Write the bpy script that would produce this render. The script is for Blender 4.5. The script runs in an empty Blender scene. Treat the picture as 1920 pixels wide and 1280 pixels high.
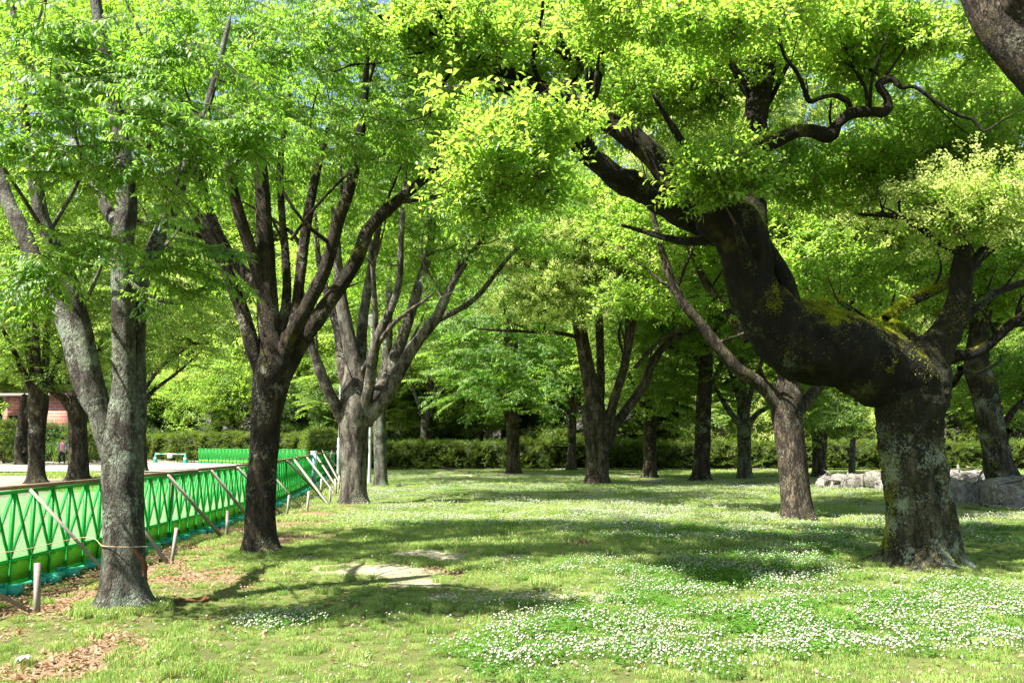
import bpy, math, random
import numpy as np
from mathutils import Vector, Euler

rng = np.random.default_rng(7)
random.seed(7)
S = bpy.context.scene
COL = S.collection

# ------------------------------------------------------------------ camera
F = 1600.0                      # focal length in photograph pixels (1920 wide)
PITCH = math.atan(186.0 / F)
EYE = 1.5
cam = bpy.data.cameras.new('camera')
cam.sensor_width = 36.0
cam.lens = 36.0 * F / 1920.0
cam.clip_start = 0.05
cam.clip_end = 3000
cam_o = bpy.data.objects.new('camera', cam)
cam_o.location = (0, 0, EYE)
cam_o.rotation_euler = (math.pi / 2 + PITCH, 0, 0)
COL.objects.link(cam_o)
S.camera = cam_o

# ------------------------------------------------------------------ light
SUN = Vector((-0.50, -0.32, 0.85)).normalized()     # direction towards the sun
w = bpy.data.worlds.new('World'); S.world = w; w.use_nodes = True
nt = w.node_tree; nt.nodes.clear()
wo = nt.nodes.new('ShaderNodeOutputWorld'); bg = nt.nodes.new('ShaderNodeBackground')
sky = nt.nodes.new('ShaderNodeTexSky'); sky.sky_type = 'NISHITA'; sky.sun_disc = False
sky.sun_elevation = math.asin(SUN.z)
sky.sun_rotation = math.atan2(SUN.x, SUN.y)
sky.air_density = 1.2; sky.dust_density = 2.0
bg.inputs['Strength'].default_value = 0.055
nt.links.new(sky.outputs[0], bg.inputs['Color']); nt.links.new(bg.outputs[0], wo.inputs['Surface'])
sun = bpy.data.lights.new('sun', 'SUN'); sun.energy = 5.0; sun.angle = math.radians(0.5); sun.color = (1.0, 0.95, 0.86)
sun_o = bpy.data.objects.new('sun', sun)
sun_o.rotation_euler = SUN.to_track_quat('Z', 'Y').to_euler(); sun_o.location = (-20, -10, 40)
COL.objects.link(sun_o)
S.view_settings.view_transform = 'Standard'; S.view_settings.look = 'None'
S.view_settings.gamma = 1.0; S.view_settings.exposure = 2.2
S.view_settings.use_curve_mapping = False
S.render.engine = 'CYCLES'
cy = S.cycles
cy.max_bounces = 7; cy.diffuse_bounces = 5; cy.glossy_bounces = 2; cy.transmission_bounces = 4; cy.transparent_max_bounces = 6
cy.caustics_reflective = False; cy.caustics_refractive = False
cy.use_denoising = True
cy.sample_clamp_indirect = 6.0

# ------------------------------------------------------------------ pixel <-> place
cp, sp = math.cos(PITCH), math.sin(PITCH)
def at(px, py, Y):
    """point seen at photograph pixel (px, py) at distance Y along the ground"""
    a = (px - 960) / F; b = (640 - py) / F
    dy = cp - b * sp; dz = sp + b * cp
    t = Y / dy
    return Vector((a * t, Y, EYE + dz * t))
def ground(px, py):
    b = (640 - py) / F
    dy = cp - b * sp; dz = sp + b * cp
    t = -EYE / dz
    return Vector(((px - 960) / F * t, dy * t, 0.0))
def project(x, y, z):
    yy = y; zz = z - EYE
    d = yy * cp + zz * sp
    v = -yy * sp + zz * cp
    return 960 + F * x / d, 640 - F * v / d

# ------------------------------------------------------------------ noise (numpy value noise)
def _hash(ix, iy, iz, seed):
    h = (ix * 374761393 + iy * 668265263 + iz * 2147483647 + seed * 1274126177) & 0xffffffff
    h = ((h ^ (h >> 13)) * 1274126177) & 0xffffffff
    h = h ^ (h >> 16)
    return (h & 0xffff) / 65535.0
def vnoise(p, freq=1.0, seed=0):
    p = np.asarray(p, float) * freq
    i = np.floor(p).astype(np.int64); f = p - i; f = f * f * (3 - 2 * f)
    r = 0
    for dx in (0, 1):
        for dy in (0, 1):
            for dz in (0, 1):
                wgt = (f[:, 0] if dx else 1 - f[:, 0]) * (f[:, 1] if dy else 1 - f[:, 1]) * (f[:, 2] if dz else 1 - f[:, 2])
                r = r + wgt * _hash(i[:, 0] + dx, i[:, 1] + dy, i[:, 2] + dz, seed)
    return r * 2 - 1
def fbm(p, freq=1.0, seed=0, oct=3):
    r = 0; a = 1
    for k in range(oct):
        r = r + a * vnoise(p, freq * 2 ** k, seed + k); a *= 0.5
    return r

# ------------------------------------------------------------------ objects
def put(name, mesh, parent=None, mats=(), smooth=False, **props):
    for m in mats:
        if m.name not in [x.name for x in mesh.materials if x]: mesh.materials.append(m)
    if smooth: mesh.polygons.foreach_set('use_smooth', [True] * len(mesh.polygons))
    o = bpy.data.objects.new(name, mesh); COL.objects.link(o)
    if parent is not None:
        o.parent = parent
    for k, v in props.items(): o[k] = v
    return o
def thing(name, label, cat, loc=(0, 0, 0), group=None, rz=0.0):
    o = bpy.data.objects.new(name, None); COL.objects.link(o); o.location = loc; o.rotation_euler = (0, 0, rz)
    o.empty_display_size = 0.2
    o['label'] = label; o['category'] = cat
    if group: o['group'] = group
    return o
def copy_tree(src, loc, rz=0.0, scale=1.0, label=None):
    def rec(o, parent):
        c = o.copy(); COL.objects.link(c)
        if parent is not None: c.parent = parent
        for k in [x for x in KIDS.get(o.name, [])]:
            rec(k, c)
        return c
    r = rec(src, None); r.location = loc; r.rotation_euler = (0, 0, rz); r.scale = (scale,) * 3
    if label: r['label'] = label
    return r
KIDS = {}
def index_kids():
    KIDS.clear()
    for o in COL.objects:
        if o.parent is not None: KIDS.setdefault(o.parent.name, []).append(o)

class MB:
    """numpy mesh builder: arrays of verts and faces"""
    def __init__(s): s.v = []; s.f = []; s.m = []; s.n = 0; s.t = []
    def add(s, v, f, mat=0, tint=None):
        v = np.asarray(v, float).reshape(-1, 3); f = np.asarray(f, np.int64)
        s.v.append(v); s.f.append(f + s.n); s.m.append(np.full(len(f), mat)); s.n += len(v)
        s.t.append(np.full(len(v), 0.5) if tint is None else np.broadcast_to(tint, (len(v),)).astype(float))
        return s
    def box(s, c, h, rot=None, mat=0):
        c = np.array(c, float); h = np.array(h, float)
        v = np.array([[x, y, z] for x in (-1, 1) for y in (-1, 1) for z in (-1, 1)], float) * h
        if rot is not None: v = v @ np.array(rot.to_matrix()).T
        f = [[0, 1, 3, 2], [4, 6, 7, 5], [0, 4, 5, 1], [2, 3, 7, 6], [0, 2, 6, 4], [1, 5, 7, 3]]
        return s.add(v + c, f, mat)
    def beam(s, a, b, wx, wy, mat=0):
        a = Vector(a); b = Vector(b); d = b - a
        q = d.to_track_quat('Z', 'Y')
        return s.box((a + b) / 2, (wx / 2, wy / 2, d.length / 2), q, mat)
    def mesh(s, name='m', tint=False):
        me = bpy.data.meshes.new(name)
        V = np.concatenate(s.v); me.vertices.add(len(V)); me.vertices.foreach_set('co', V.ravel())
        sizes = np.concatenate([np.full(len(f), f.shape[1]) for f in s.f])
        idx = np.concatenate([f.ravel() for f in s.f])
        me.loops.add(len(idx)); me.loops.foreach_set('vertex_index', idx.astype(np.int32))
        me.polygons.add(len(sizes))
        st = np.concatenate([[0], np.cumsum(sizes)[:-1]])
        me.polygons.foreach_set('loop_start', st.astype(np.int32))
        me.polygons.foreach_set('material_index', np.concatenate(s.m).astype(np.int32))
        if tint:
            a = me.attributes.new('tint', 'FLOAT', 'POINT'); a.data.foreach_set('value', np.concatenate(s.t).astype(np.float32))
        me.update(calc_edges=True); me.validate()
        return me

# ------------------------------------------------------------------ materials
def mat(name):
    m = bpy.data.materials.new(name); m.use_nodes = True
    n = m.node_tree.nodes; n.clear()
    out = n.new('ShaderNodeOutputMaterial')
    return m, m.node_tree, out
class N:
    def __init__(s, nt): s.nt = nt
    def __call__(s, typ, **kw):
        n = s.nt.nodes.new('ShaderNode' + typ)
        for k, v in kw.items():
            if k.startswith('i_'):
                n.inputs[k[2:].replace('_', ' ')].default_value = v
            else: setattr(n, k, v)
        return n
    def link(s, a, b): s.nt.links.new(a, b)
    def ramp(s, src, stops):
        r = s('ValToRGB'); e = r.color_ramp.elements
        while len(e) > 1: e.remove(e[-1])
        e[0].position = stops[0][0]; e[0].color = (*stops[0][1], 1)
        for p, c in stops[1:]:
            x = e.new(p); x.color = (*c, 1)
        s.link(src, r.inputs[0]); return r.outputs[0]
    def mix(s, fac, a, b, mode='MIX'):
        m = s('Mix', data_type='RGBA', blend_type=mode)
        for sock, v in ((m.inputs[0], fac), (m.inputs[6], a), (m.inputs[7], b)):
            if isinstance(v, (int, float)): sock.default_value = v
            elif isinstance(v, tuple): sock.default_value = (*v, 1)
            else: s.link(v, sock)
        return m.outputs[2]
    def math(s, op, a, b=None, c=None, clamp=False):
        m = s('Math', operation=op); m.use_clamp = clamp
        for k, v in enumerate((a, b, c)):
            if v is None: continue
            if isinstance(v, (int, float)): m.inputs[k].default_value = v
            else: s.link(v, m.inputs[k])
        return m.outputs[0]
    def noise(s, vec, scale, detail=4, rough=0.6, out=0):
        n = s('TexNoise'); n.inputs['Scale'].default_value = scale; n.inputs['Detail'].default_value = detail; n.inputs['Roughness'].default_value = rough
        if vec is not None: s.link(vec, n.inputs['Vector'])
        return n.outputs[out]
    def smooth(s, v, a, b):
        m = s('MapRange'); m.interpolation_type = 'SMOOTHSTEP'
        s.link(v, m.inputs[0]); m.inputs[1].default_value = a; m.inputs[2].default_value = b
        return m.outputs[0]

def simple(name, col, rough=0.6, spec=0.3, var=0.15, scale=8.0, bump=0.0, trans=0.0, metal=0.0):
    m, t, out = mat(name); n = N(t)
    tc = n('TexCoord')
    nz = n.noise(tc.outputs['Object'], scale)
    c = n.mix(nz, tuple(x * (1 - var) for x in col), tuple(min(1, x * (1 + var)) for x in col))
    b = n('BsdfPrincipled'); n.link(c, b.inputs['Base Color'])
    b.inputs['Roughness'].default_value = rough; b.inputs['Specular IOR Level'].default_value = spec; b.inputs['Metallic'].default_value = metal
    if bump:
        bp = n('Bump'); bp.inputs['Strength'].default_value = bump; bp.inputs['Distance'].default_value = 0.01
        n.link(n.noise(tc.outputs['Object'], scale * 6), bp.inputs['Height']); n.link(bp.outputs[0], b.inputs['Normal'])
    if trans:
        tr = n('BsdfTranslucent'); n.link(c, tr.inputs['Color'])
        mx = n('MixShader'); mx.inputs[0].default_value = trans
        n.link(b.outputs[0], mx.inputs[1]); n.link(tr.outputs[0], mx.inputs[2]); n.link(mx.outputs[0], out.inputs['Surface'])
    else: n.link(b.outputs[0], out.inputs['Surface'])
    return m

def leaf_mat(name, dark, light, tr_dark, tr_light, trans=0.45, rough=0.42, spec=0.45):
    m, t, out = mat(name); n = N(t)
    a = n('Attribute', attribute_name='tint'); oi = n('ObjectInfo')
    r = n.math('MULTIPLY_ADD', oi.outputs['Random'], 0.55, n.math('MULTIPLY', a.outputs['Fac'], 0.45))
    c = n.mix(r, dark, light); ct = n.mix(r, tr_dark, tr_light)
    b = n('BsdfPrincipled'); n.link(c, b.inputs['Base Color']); b.inputs['Roughness'].default_value = rough
    b.inputs['Specular IOR Level'].default_value = spec
    tr = n('BsdfTranslucent'); n.link(ct, tr.inputs['Color'])
    mx = n('MixShader'); mx.inputs[0].default_value = trans
    n.link(b.outputs[0], mx.inputs[1]); n.link(tr.outputs[0], mx.inputs[2]); n.link(mx.outputs[0], out.inputs['Surface'])
    return m

def bark_mat(name, base, dark, lichen, lichen_amt=0.5, fissure=0.5, moss=0.0, moss_up=0.0, stretch=0.25, blend=None):
    """base bark, dark damp streaks, lichen spots, moss on low or upward faces"""
    m, t, out = mat(name); n = N(t)
    g = n('NewGeometry'); tc = n('TexCoord')
    mp = n('Mapping'); mp.inputs['Scale'].default_value = (1, 1, stretch); n.link(tc.outputs['Object'], mp.inputs['Vector'])
    P = mp.outputs[0]
    big = n.noise(tc.outputs['Object'], 2.2, 4, 0.65)
    streak = n.noise(P, 7.0, 5, 0.7)
    fine = n.noise(tc.outputs['Object'], 38.0, 5, 0.7)
    col = n.mix(n.smooth(streak, 0.38, 0.62), dark, base)
    col = n.mix(n.math('MULTIPLY', n.smooth(big, 0.48, 0.62), 0.75), col, dark)
    col = n.mix(n.math('MULTIPLY', n.smooth(fine, 0.3, 0.7), 0.5), col, n.mix(0.5, col, (0.0, 0.0, 0.0)))
    # fissures
    fa = n.noise(P, 16.0, 3, 0.55); fb = n.noise(P, 31.0, 3, 0.6)
    ca = n.smooth(n.math('ABSOLUTE', n.math('SUBTRACT', fa, 0.5)), 0.0, 0.055); cb = n.smooth(n.math('ABSOLUTE', n.math('SUBTRACT', fb, 0.5)), 0.0, 0.05)
    fis = n.math('MULTIPLY', ca, n.math('MULTIPLY_ADD', cb, 0.6, 0.4))
    col = n.mix(n.math('MULTIPLY', n.math('SUBTRACT', 1.0, fis), fissure), col, (0.012, 0.010, 0.008))
    # lichen blotches
    l1 = n.noise(tc.outputs['Object'], 30.0, 6, 0.8); l2 = n.noise(tc.outputs['Object'], 2.6, 3, 0.6)
    lm = n.smooth(n.math('MULTIPLY_ADD', l2, 0.75, n.math('MULTIPLY', l1, 0.8)), 0.88 - 0.12 * lichen_amt, 0.97 - 0.12 * lichen_amt)
    col = n.mix(n.math('MULTIPLY', lm, 0.8), col, lichen)
    if moss > 0:
        mn = n.noise(tc.outputs['Object'], 2.0, 5, 0.7)
        mm = n.math('MULTIPLY', n.smooth(mn, 0.56, 0.68), moss)
        col = n.mix(mm, col, (0.10, 0.10, 0.008))
    if moss_up > 0:
        sx = n('SeparateXYZ'); n.link(g.outputs['Normal'], sx.inputs[0])
        mn = n.noise(tc.outputs['Object'], 5.0, 6, 0.75)
        up = n.math('ADD', sx.outputs['Z'], n.math('MULTIPLY_ADD', mn, 1.5, -0.75))
        mm = n.math('MULTIPLY', n.smooth(up, 0.50, 0.95), moss_up)
        col = n.mix(mm, col, n.mix(mn, (0.07, 0.085, 0.004), (0.22, 0.22, 0.01)))
    if blend:
        sz = n('SeparateXYZ'); n.link(tc.outputs['Object'], sz.inputs[0])
        zz = n.math('ADD', sz.outputs['Z'], n.math('MULTIPLY_ADD', n.noise(tc.outputs['Object'], 3.0, 5, 0.7), 1.6, -0.8))
        col = n.mix(n.math('MULTIPLY', n.smooth(zz, blend[0], blend[1]), .93), col, n.mix(n.smooth(fine, .3, .7), (0.006, 0.005, 0.003), n.mix(big, (0.012, 0.010, 0.006), (0.035, 0.034, 0.010))))
    b = n('BsdfPrincipled'); n.link(col, b.inputs['Base Color']); b.inputs['Roughness'].default_value = 0.88; b.inputs['Specular IOR Level'].default_value = 0.2
    h = n.math('ADD', n.math('MULTIPLY', fis, 0.5), n.math('MULTIPLY', fine, 0.9))
    h = n.math('ADD', h, n.math('MULTIPLY', streak, 1.2))
    bp = n('Bump'); bp.inputs['Strength'].default_value = 1.0; bp.inputs['Distance'].default_value = 0.03
    n.link(h, bp.inputs['Height']); n.link(bp.outputs[0], b.inputs['Normal'])
    n.link(b.outputs[0], out.inputs['Surface'])
    return m

ZEL = leaf_mat('zelkova_leaf', (0.032, 0.105, 0.012), (0.125, 0.225, 0.035), (0.14, 0.37, 0.022), (0.40, 0.64, 0.06), 0.55, 0.40, 0.40)
ZEL2 = leaf_mat('zelkova_leaf_pale', (0.065, 0.145, 0.018), (0.17, 0.26, 0.04), (0.20, 0.40, 0.03), (0.44, 0.62, 0.08), 0.52, 0.45, 0.35)
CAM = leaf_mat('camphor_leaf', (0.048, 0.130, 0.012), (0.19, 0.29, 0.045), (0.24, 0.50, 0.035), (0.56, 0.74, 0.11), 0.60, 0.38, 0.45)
FLO = leaf_mat('camphor_flower', (0.32, 0.42, 0.09), (0.62, 0.68, 0.24), (0.55, 0.7, 0.16), (0.8, 0.85, 0.35), 0.4, 0.6, 0.2)
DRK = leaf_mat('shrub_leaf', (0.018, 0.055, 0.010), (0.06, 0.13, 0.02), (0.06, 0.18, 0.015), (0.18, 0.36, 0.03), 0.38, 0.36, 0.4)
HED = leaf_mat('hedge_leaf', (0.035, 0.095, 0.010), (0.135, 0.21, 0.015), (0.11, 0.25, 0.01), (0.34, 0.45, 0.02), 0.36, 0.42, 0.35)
GRS = leaf_mat('grass_blade', (0.080, 0.170, 0.022), (0.31, 0.42, 0.12), (0.22, 0.44, 0.04), (0.55, 0.68, 0.20), 0.40, 0.55, 0.2)
DRY = leaf_mat('grass_dry', (0.30, 0.28, 0.10), (0.50, 0.43, 0.20), (0.35, 0.33, 0.1), (0.5, 0.45, 0.18), 0.3, 0.7, 0.2)
CLV = leaf_mat('clover_leaf', (0.040, 0.125, 0.015), (0.11, 0.25, 0.035), (0.12, 0.38, 0.02), (0.28, 0.55, 0.05), 0.38, 0.5, 0.3)
WHI = leaf_mat('clover_flower', (0.26, 0.28, 0.19), (0.60, 0.60, 0.51), (0.5, 0.52, 0.42), (0.7, 0.7, 0.6), 0.25, 0.7, 0.2)
LIT = leaf_mat('dead_leaf', (0.13, 0.070, 0.040), (0.44, 0.28, 0.18), (0.22, 0.11, 0.04), (0.40, 0.22, 0.10), 0.2, 0.65, 0.25)
FERN = leaf_mat('fern_blade', (0.04, 0.12, 0.01), (0.16, 0.24, 0.03), (0.1, 0.3, 0.02), (0.3, 0.45, 0.05), 0.35, 0.5, 0.3)
MOSS = leaf_mat('moss_blade', (0.17, 0.21, 0.008), (0.50, 0.54, 0.025), (0.28, 0.34, 0.012), (0.6, 0.65, 0.03), 0.3, 0.8, 0.1)

B_ZEL = bark_mat('bark_zelkova', (0.20, 0.18, 0.14), (0.030, 0.024, 0.018), (0.26, 0.27, 0.21), 0.5, 0.35, moss=0.2)
B_ZELG = bark_mat('bark_zelkova_grey', (0.15, 0.148, 0.115), (0.036, 0.029, 0.022), (0.20, 0.24, 0.175), 0.75, 0.25, moss=0.0)
B_DARK = bark_mat('bark_dark', (0.070, 0.054, 0.034), (0.016, 0.012, 0.008), (0.25, 0.25, 0.18), 0.35, 0.7, moss=0.6)
B_CAM = bark_mat('bark_camphor', (0.17, 0.135, 0.092), (0.032, 0.025, 0.018), (0.22, 0.22, 0.16), 0.1, 0.95, moss=0.2)
B_OLD = bark_mat('bark_old_limb', (0.024, 0.019, 0.011), (0.0045, 0.004, 0.0025), (0.10, 0.12, 0.06), 0.10, 0.7, moss=0.45, moss_up=1.0)
B_OLDT = bark_mat('bark_old_trunk', (0.105, 0.100, 0.060), (0.014, 0.012, 0.006), (0.27, 0.32, 0.23), 0.75, 0.5, moss=1.0, blend=(1.25, 1.8))
B_TWIG = simple('bark_twig', (0.07, 0.052, 0.036), 0.9, 0.1)
WOOD = simple('weathered_wood', (0.24, 0.22, 0.185), 0.85, 0.15, 0.25, 5, 0.3)
WOODB = simple('brown_rail_wood', (0.24, 0.17, 0.11), 0.8, 0.2, 0.3, 5, 0.3)
GREEN = simple('green_plastic', (0.035, 0.40, 0.075), 0.45, 0.5, 0.08, 3, 0, 0.5)
LIME = simple('lime_plastic_band', (0.17, 0.40, 0.045), 0.5, 0.3, 0.2, 3, 0, 0.4)
DKGREEN = simple('deep_green_plastic', (0.01, 0.28, 0.075), 0.4, 0.5, 0.1, 3, 0, 0.35)
TEAL = simple('teal_plastic_foot', (0.04, 0.46, 0.32), 0.4, 0.5, 0.1, 3, 0, 0.1)
WHITE = simple('white_paint', (0.75, 0.76, 0.76), 0.5, 0.4, 0.05)
BLUE = simple('blue_grey_post', (0.28, 0.42, 0.62), 0.5, 0.4, 0.1)
METAL = simple('galvanised_steel', (0.42, 0.44, 0.45), 0.45, 0.5, 0.1, 3, 0, 0, 0.4)
ROPE = simple('straw_rope', (0.35, 0.27, 0.16), 0.9, 0.1, 0.3, 40)
BARKBROWN = simple('broken_wood', (0.10, 0.045, 0.022), 0.9, 0.1, 0.4, 20, 0.5)

# ------------------------------------------------------------------ the ground
def ell(px, py, c, soft=0.7):
    r = np.sqrt(((px - c[0]) / c[2]) ** 2 + ((py - c[1]) / c[3]) ** 2)
    return np.clip((1 + soft - r) / (2 * soft), 0, 1)
BARE = [(690, 1064, 90, 15), (960, 1043, 150, 7), (985, 1113, 130, 13), (800, 1093, 60, 7), (560, 1045, 60, 7), (760, 1040, 70, 6), (1218, 899, 34, 3), (1000, 890, 140, 3)]
LITTER = [(110, 1120, 190, 30), (40, 1195, 150, 55), (330, 1030, 90, 28), (430, 1005, 90, 22), (560, 985, 60, 14), (900, 1069, 90, 7), (1095, 1018, 60, 6), (250, 1080, 160, 28), (380, 1090, 100, 22), (540, 1010, 70, 12), (620, 960, 40, 8)]
CLOVER = [(1300, 1085, 260, 42), (1430, 1180, 420, 62), (1750, 1170, 300, 50), (1050, 1170, 140, 60), (800, 970, 190, 13), (1080, 945, 330, 26), (1000, 912, 300, 14),
          (1400, 915, 260, 14), (1600, 1015, 200, 14), (1300, 985, 200, 18), (880, 895, 220, 8), (1750, 990, 200, 30), (1900, 1130, 160, 40), (760, 930, 90, 12), (1200, 1230, 240, 40), (520, 1170, 60, 12)]
def masks(x, y):
    P3 = np.stack([x, y, np.zeros_like(x)], 1)
    yy = np.maximum(y, 1.0)
    px, py = project(x, yy, np.zeros_like(x))
    nz = fbm(P3, 1.1, 3, 4); nz2 = fbm(P3, 0.35, 11, 3)
    front = (y > 1.0)
    def m(L, amp):
        r = np.zeros_like(x)
        for c in L: r = np.maximum(r, ell(px, py, c))
        return np.clip(r + nz * amp * (r > 0.02), 0, 1) * front
    bare = m(BARE, 0.8); lit = np.clip(m(LITTER, 0.6) * (.75 + nz * .6), 0, 1); clo = m(CLOVER, 0.9)
    strip = np.clip(1 - np.abs(x + 4.3) / 1.5, 0, 1) * np.clip((24 - y) / 6, 0, 1)
    lit = np.clip(np.maximum(lit, strip * (0.55 + nz)), 0, 1)
    fx = np.interp(y, [0, 17.5, 21, 36, 40, 60, 90], [-5.2, -5.25, -5.6, -8.2, -9, -16, -22])
    sand = np.clip((fx - 0.15 - x) / 0.25, 0, 1)
    sand = np.where(sand > 0, np.clip(sand - (np.clip((nz2 - 0.15) * 3, 0, 1)) * (y < 44) * (y > 27), 0, 1), 0)
    far = np.clip((y - 46 - nz * 0.5) / 0.8, 0, 1) * (x > -9)
    sand = np.maximum(sand, far)
    return bare, lit, clo, sand, px, py, nz, nz2
def spaced(lo, hi, fine_lo, fine_hi, step, grow=1.25):
    a = list(np.arange(fine_lo, fine_hi + 1e-6, step)); s = step; v = fine_lo
    while v > lo: s *= grow; v -= s; a.insert(0, v)
    s = step; v = a[-1]
    while v < hi: s *= grow; v += s; a.append(v)
    return np.array(a)
gx = spaced(-500, 500, -9, 9, 0.14, 1.07); gy = spaced(-300, 900, 4.0, 20, 0.12, 1.04)
GX, GY = np.meshgrid(gx, gy); x = GX.ravel(); y = GY.ravel()
bare, lit, clo, sand, px, py, nz, nz2 = masks(x, y)
def gheight(x, y):
    P3 = np.stack([x, y, np.zeros_like(x)], 1)
    return (fbm(P3, 0.9, 21, 3) * 0.018) * np.clip(y / 4, 0, 1) - 0.01
z = gheight(x, y)
nxn, nyn = len(gx), len(gy)
ii = (np.arange(nyn - 1)[:, None] * nxn + np.arange(nxn - 1)[None, :]).ravel()
gm = MB().add(np.stack([x, y, z], 1), np.stack([ii, ii + 1, ii + nxn + 1, ii + nxn], 1)).mesh('ground')
for nm, arr in (('bare', bare), ('litter', lit), ('clover', clo), ('sand', sand)):
    a = gm.attributes.new(nm, 'FLOAT', 'POINT'); a.data.foreach_set('value', arr.astype(np.float32))
m, t, out = mat('lawn_soil'); n = N(t)
tc = n('TexCoord'); P = tc.outputs['Object']
A = lambda k: n('Attribute', attribute_name=k).outputs['Fac']
n1 = n.noise(P, 1.3, 5, 0.65); n2 = n.noise(P, 14, 6, 0.7); n3 = n.noise(P, 70, 4, 0.7)
grass = n.mix(n.smooth(n1, 0.35, 0.65), (0.07, 0.095, 0.022), (0.13, 0.15, 0.045))
grass = n.mix(n.math('MULTIPLY', n.smooth(n2, 0.35, 0.75), 0.6), grass, (0.13, 0.12, 0.055))
grass = n.mix(n.math('MULTIPLY', n.smooth(n3, 0.45, 0.75), 0.5), grass, (0.035, 0.07, 0.012))
clv = n.mix(n2, (0.05, 0.11, 0.018), (0.10, 0.18, 0.035))
grass = n.mix(n.math('MULTIPLY', A('clover'), 0.8), grass, clv)
soil = n.mix(n2, (0.28, 0.25, 0.17), (0.46, 0.42, 0.31)); soil = n.mix(n.math('MULTIPLY', n3, 0.4), soil, (0.20, 0.20, 0.09))
litc = n.mix(n.smooth(n3, 0.3, 0.7), (0.13, 0.09, 0.05), (0.28, 0.20, 0.12))
sandc = n.mix(n2, (0.20, 0.175, 0.135), (0.30, 0.265, 0.21)); sandc = n.mix(n.smooth(n1, 0.5, 0.7), sandc, (0.20, 0.19, 0.12))
col = n.mix(A('litter'), grass, litc); col = n.mix(A('bare'), col, soil); col = n.mix(A('sand'), col, sandc)
b = n('BsdfPrincipled'); n.link(col, b.inputs['Base Color']); b.inputs['Roughness'].default_value = 0.95; b.inputs['Specular IOR Level'].default_value = 0.1
bp = n('Bump'); bp.inputs['Strength'].default_value = 0.8; bp.inputs['Distance'].default_value = 0.03
n.link(n.math('ADD', n2, n3), bp.inputs['Height']); n.link(bp.outputs[0], b.inputs['Normal']); n.link(b.outputs[0], out.inputs['Surface'])
put('ground', gm, None, [m], True, kind='structure')

# pale park path beyond the fence and behind the hedge
CONC = simple('pale_path_surface', (0.20, 0.185, 0.165), 0.9, 0.15, 0.12, 1.5, 0.3)
def sheet(name, pts, zz, mt):
    me = MB().add([[p[0], p[1], zz] for p in pts], [list(range(len(pts)))]).mesh(name)
    return put(name, me, None, [mt], kind='structure')
sheet('path', [(-40, 41), (-20, 41.5), (-12.5, 40), (-9.6, 41), (-10.5, 46.2), (0, 47.2), (30, 47.2), (30, 50), (0, 50), (-12, 49.6), (-20, 58), (-34, 60), (-60, 58), (-60, 46)][::1], 0.045, CONC)

# ------------------------------------------------------------------ leaf sprays (source meshes for the crowns)
def leaf_shape(L, W, fold=0.25, curl=0.15):
    """pointed leaf, 6 faces-ish, tip along +X, hinge at origin"""
    v = [(0, 0, 0), (L * .35, W * .5, W * fold), (L * .35, 0, 0), (L * .35, -W * .5, W * fold), (L * .72, W * .33, W * fold * .7 - L * curl * .5), (L * .72, 0, -L * curl * .5), (L * .72, -W * .33, W * fold * .7 - L * curl * .5), (L, 0, -L * curl * 1.4)]
    f = [(0, 2, 1), (0, 3, 2), (1, 2, 5), (1, 5, 4), (2, 3, 6), (2, 6, 5), (4, 5, 7), (5, 6, 7)]
    return np.array(v), np.array(f)
def leaf_lo(L, W, fold=0.25, curl=0.15):
    v = [(0, 0, 0), (L * .45, W * .5, W * fold - L * curl * .2), (L * .45, -W * .5, W * fold - L * curl * .2), (L, 0, -L * curl)]
    return np.array(v), np.array([(0, 2, 3), (0, 3, 1)])
def frame(d, up=(0, 0, 1)):
    d = np.array(d, float); d /= np.linalg.norm(d); u = np.array(up, float)
    s_ = np.cross(u, d); s_ /= max(np.linalg.norm(s_), 1e-6); u = np.cross(d, s_)
    return np.stack([d, s_, u], 1)
SRC = {}
def finish_src(kind, k, mb, mats):
    me = mb.mesh('%s_spray' % kind, tint=True)
    for m_ in mats: me.materials.append(m_)
    o = bpy.data.objects.new('%s_spray' % kind, me)      # kept out of the scene, read by the crowns' nodes
    SRC.setdefault(kind, []).append(o)
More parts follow.
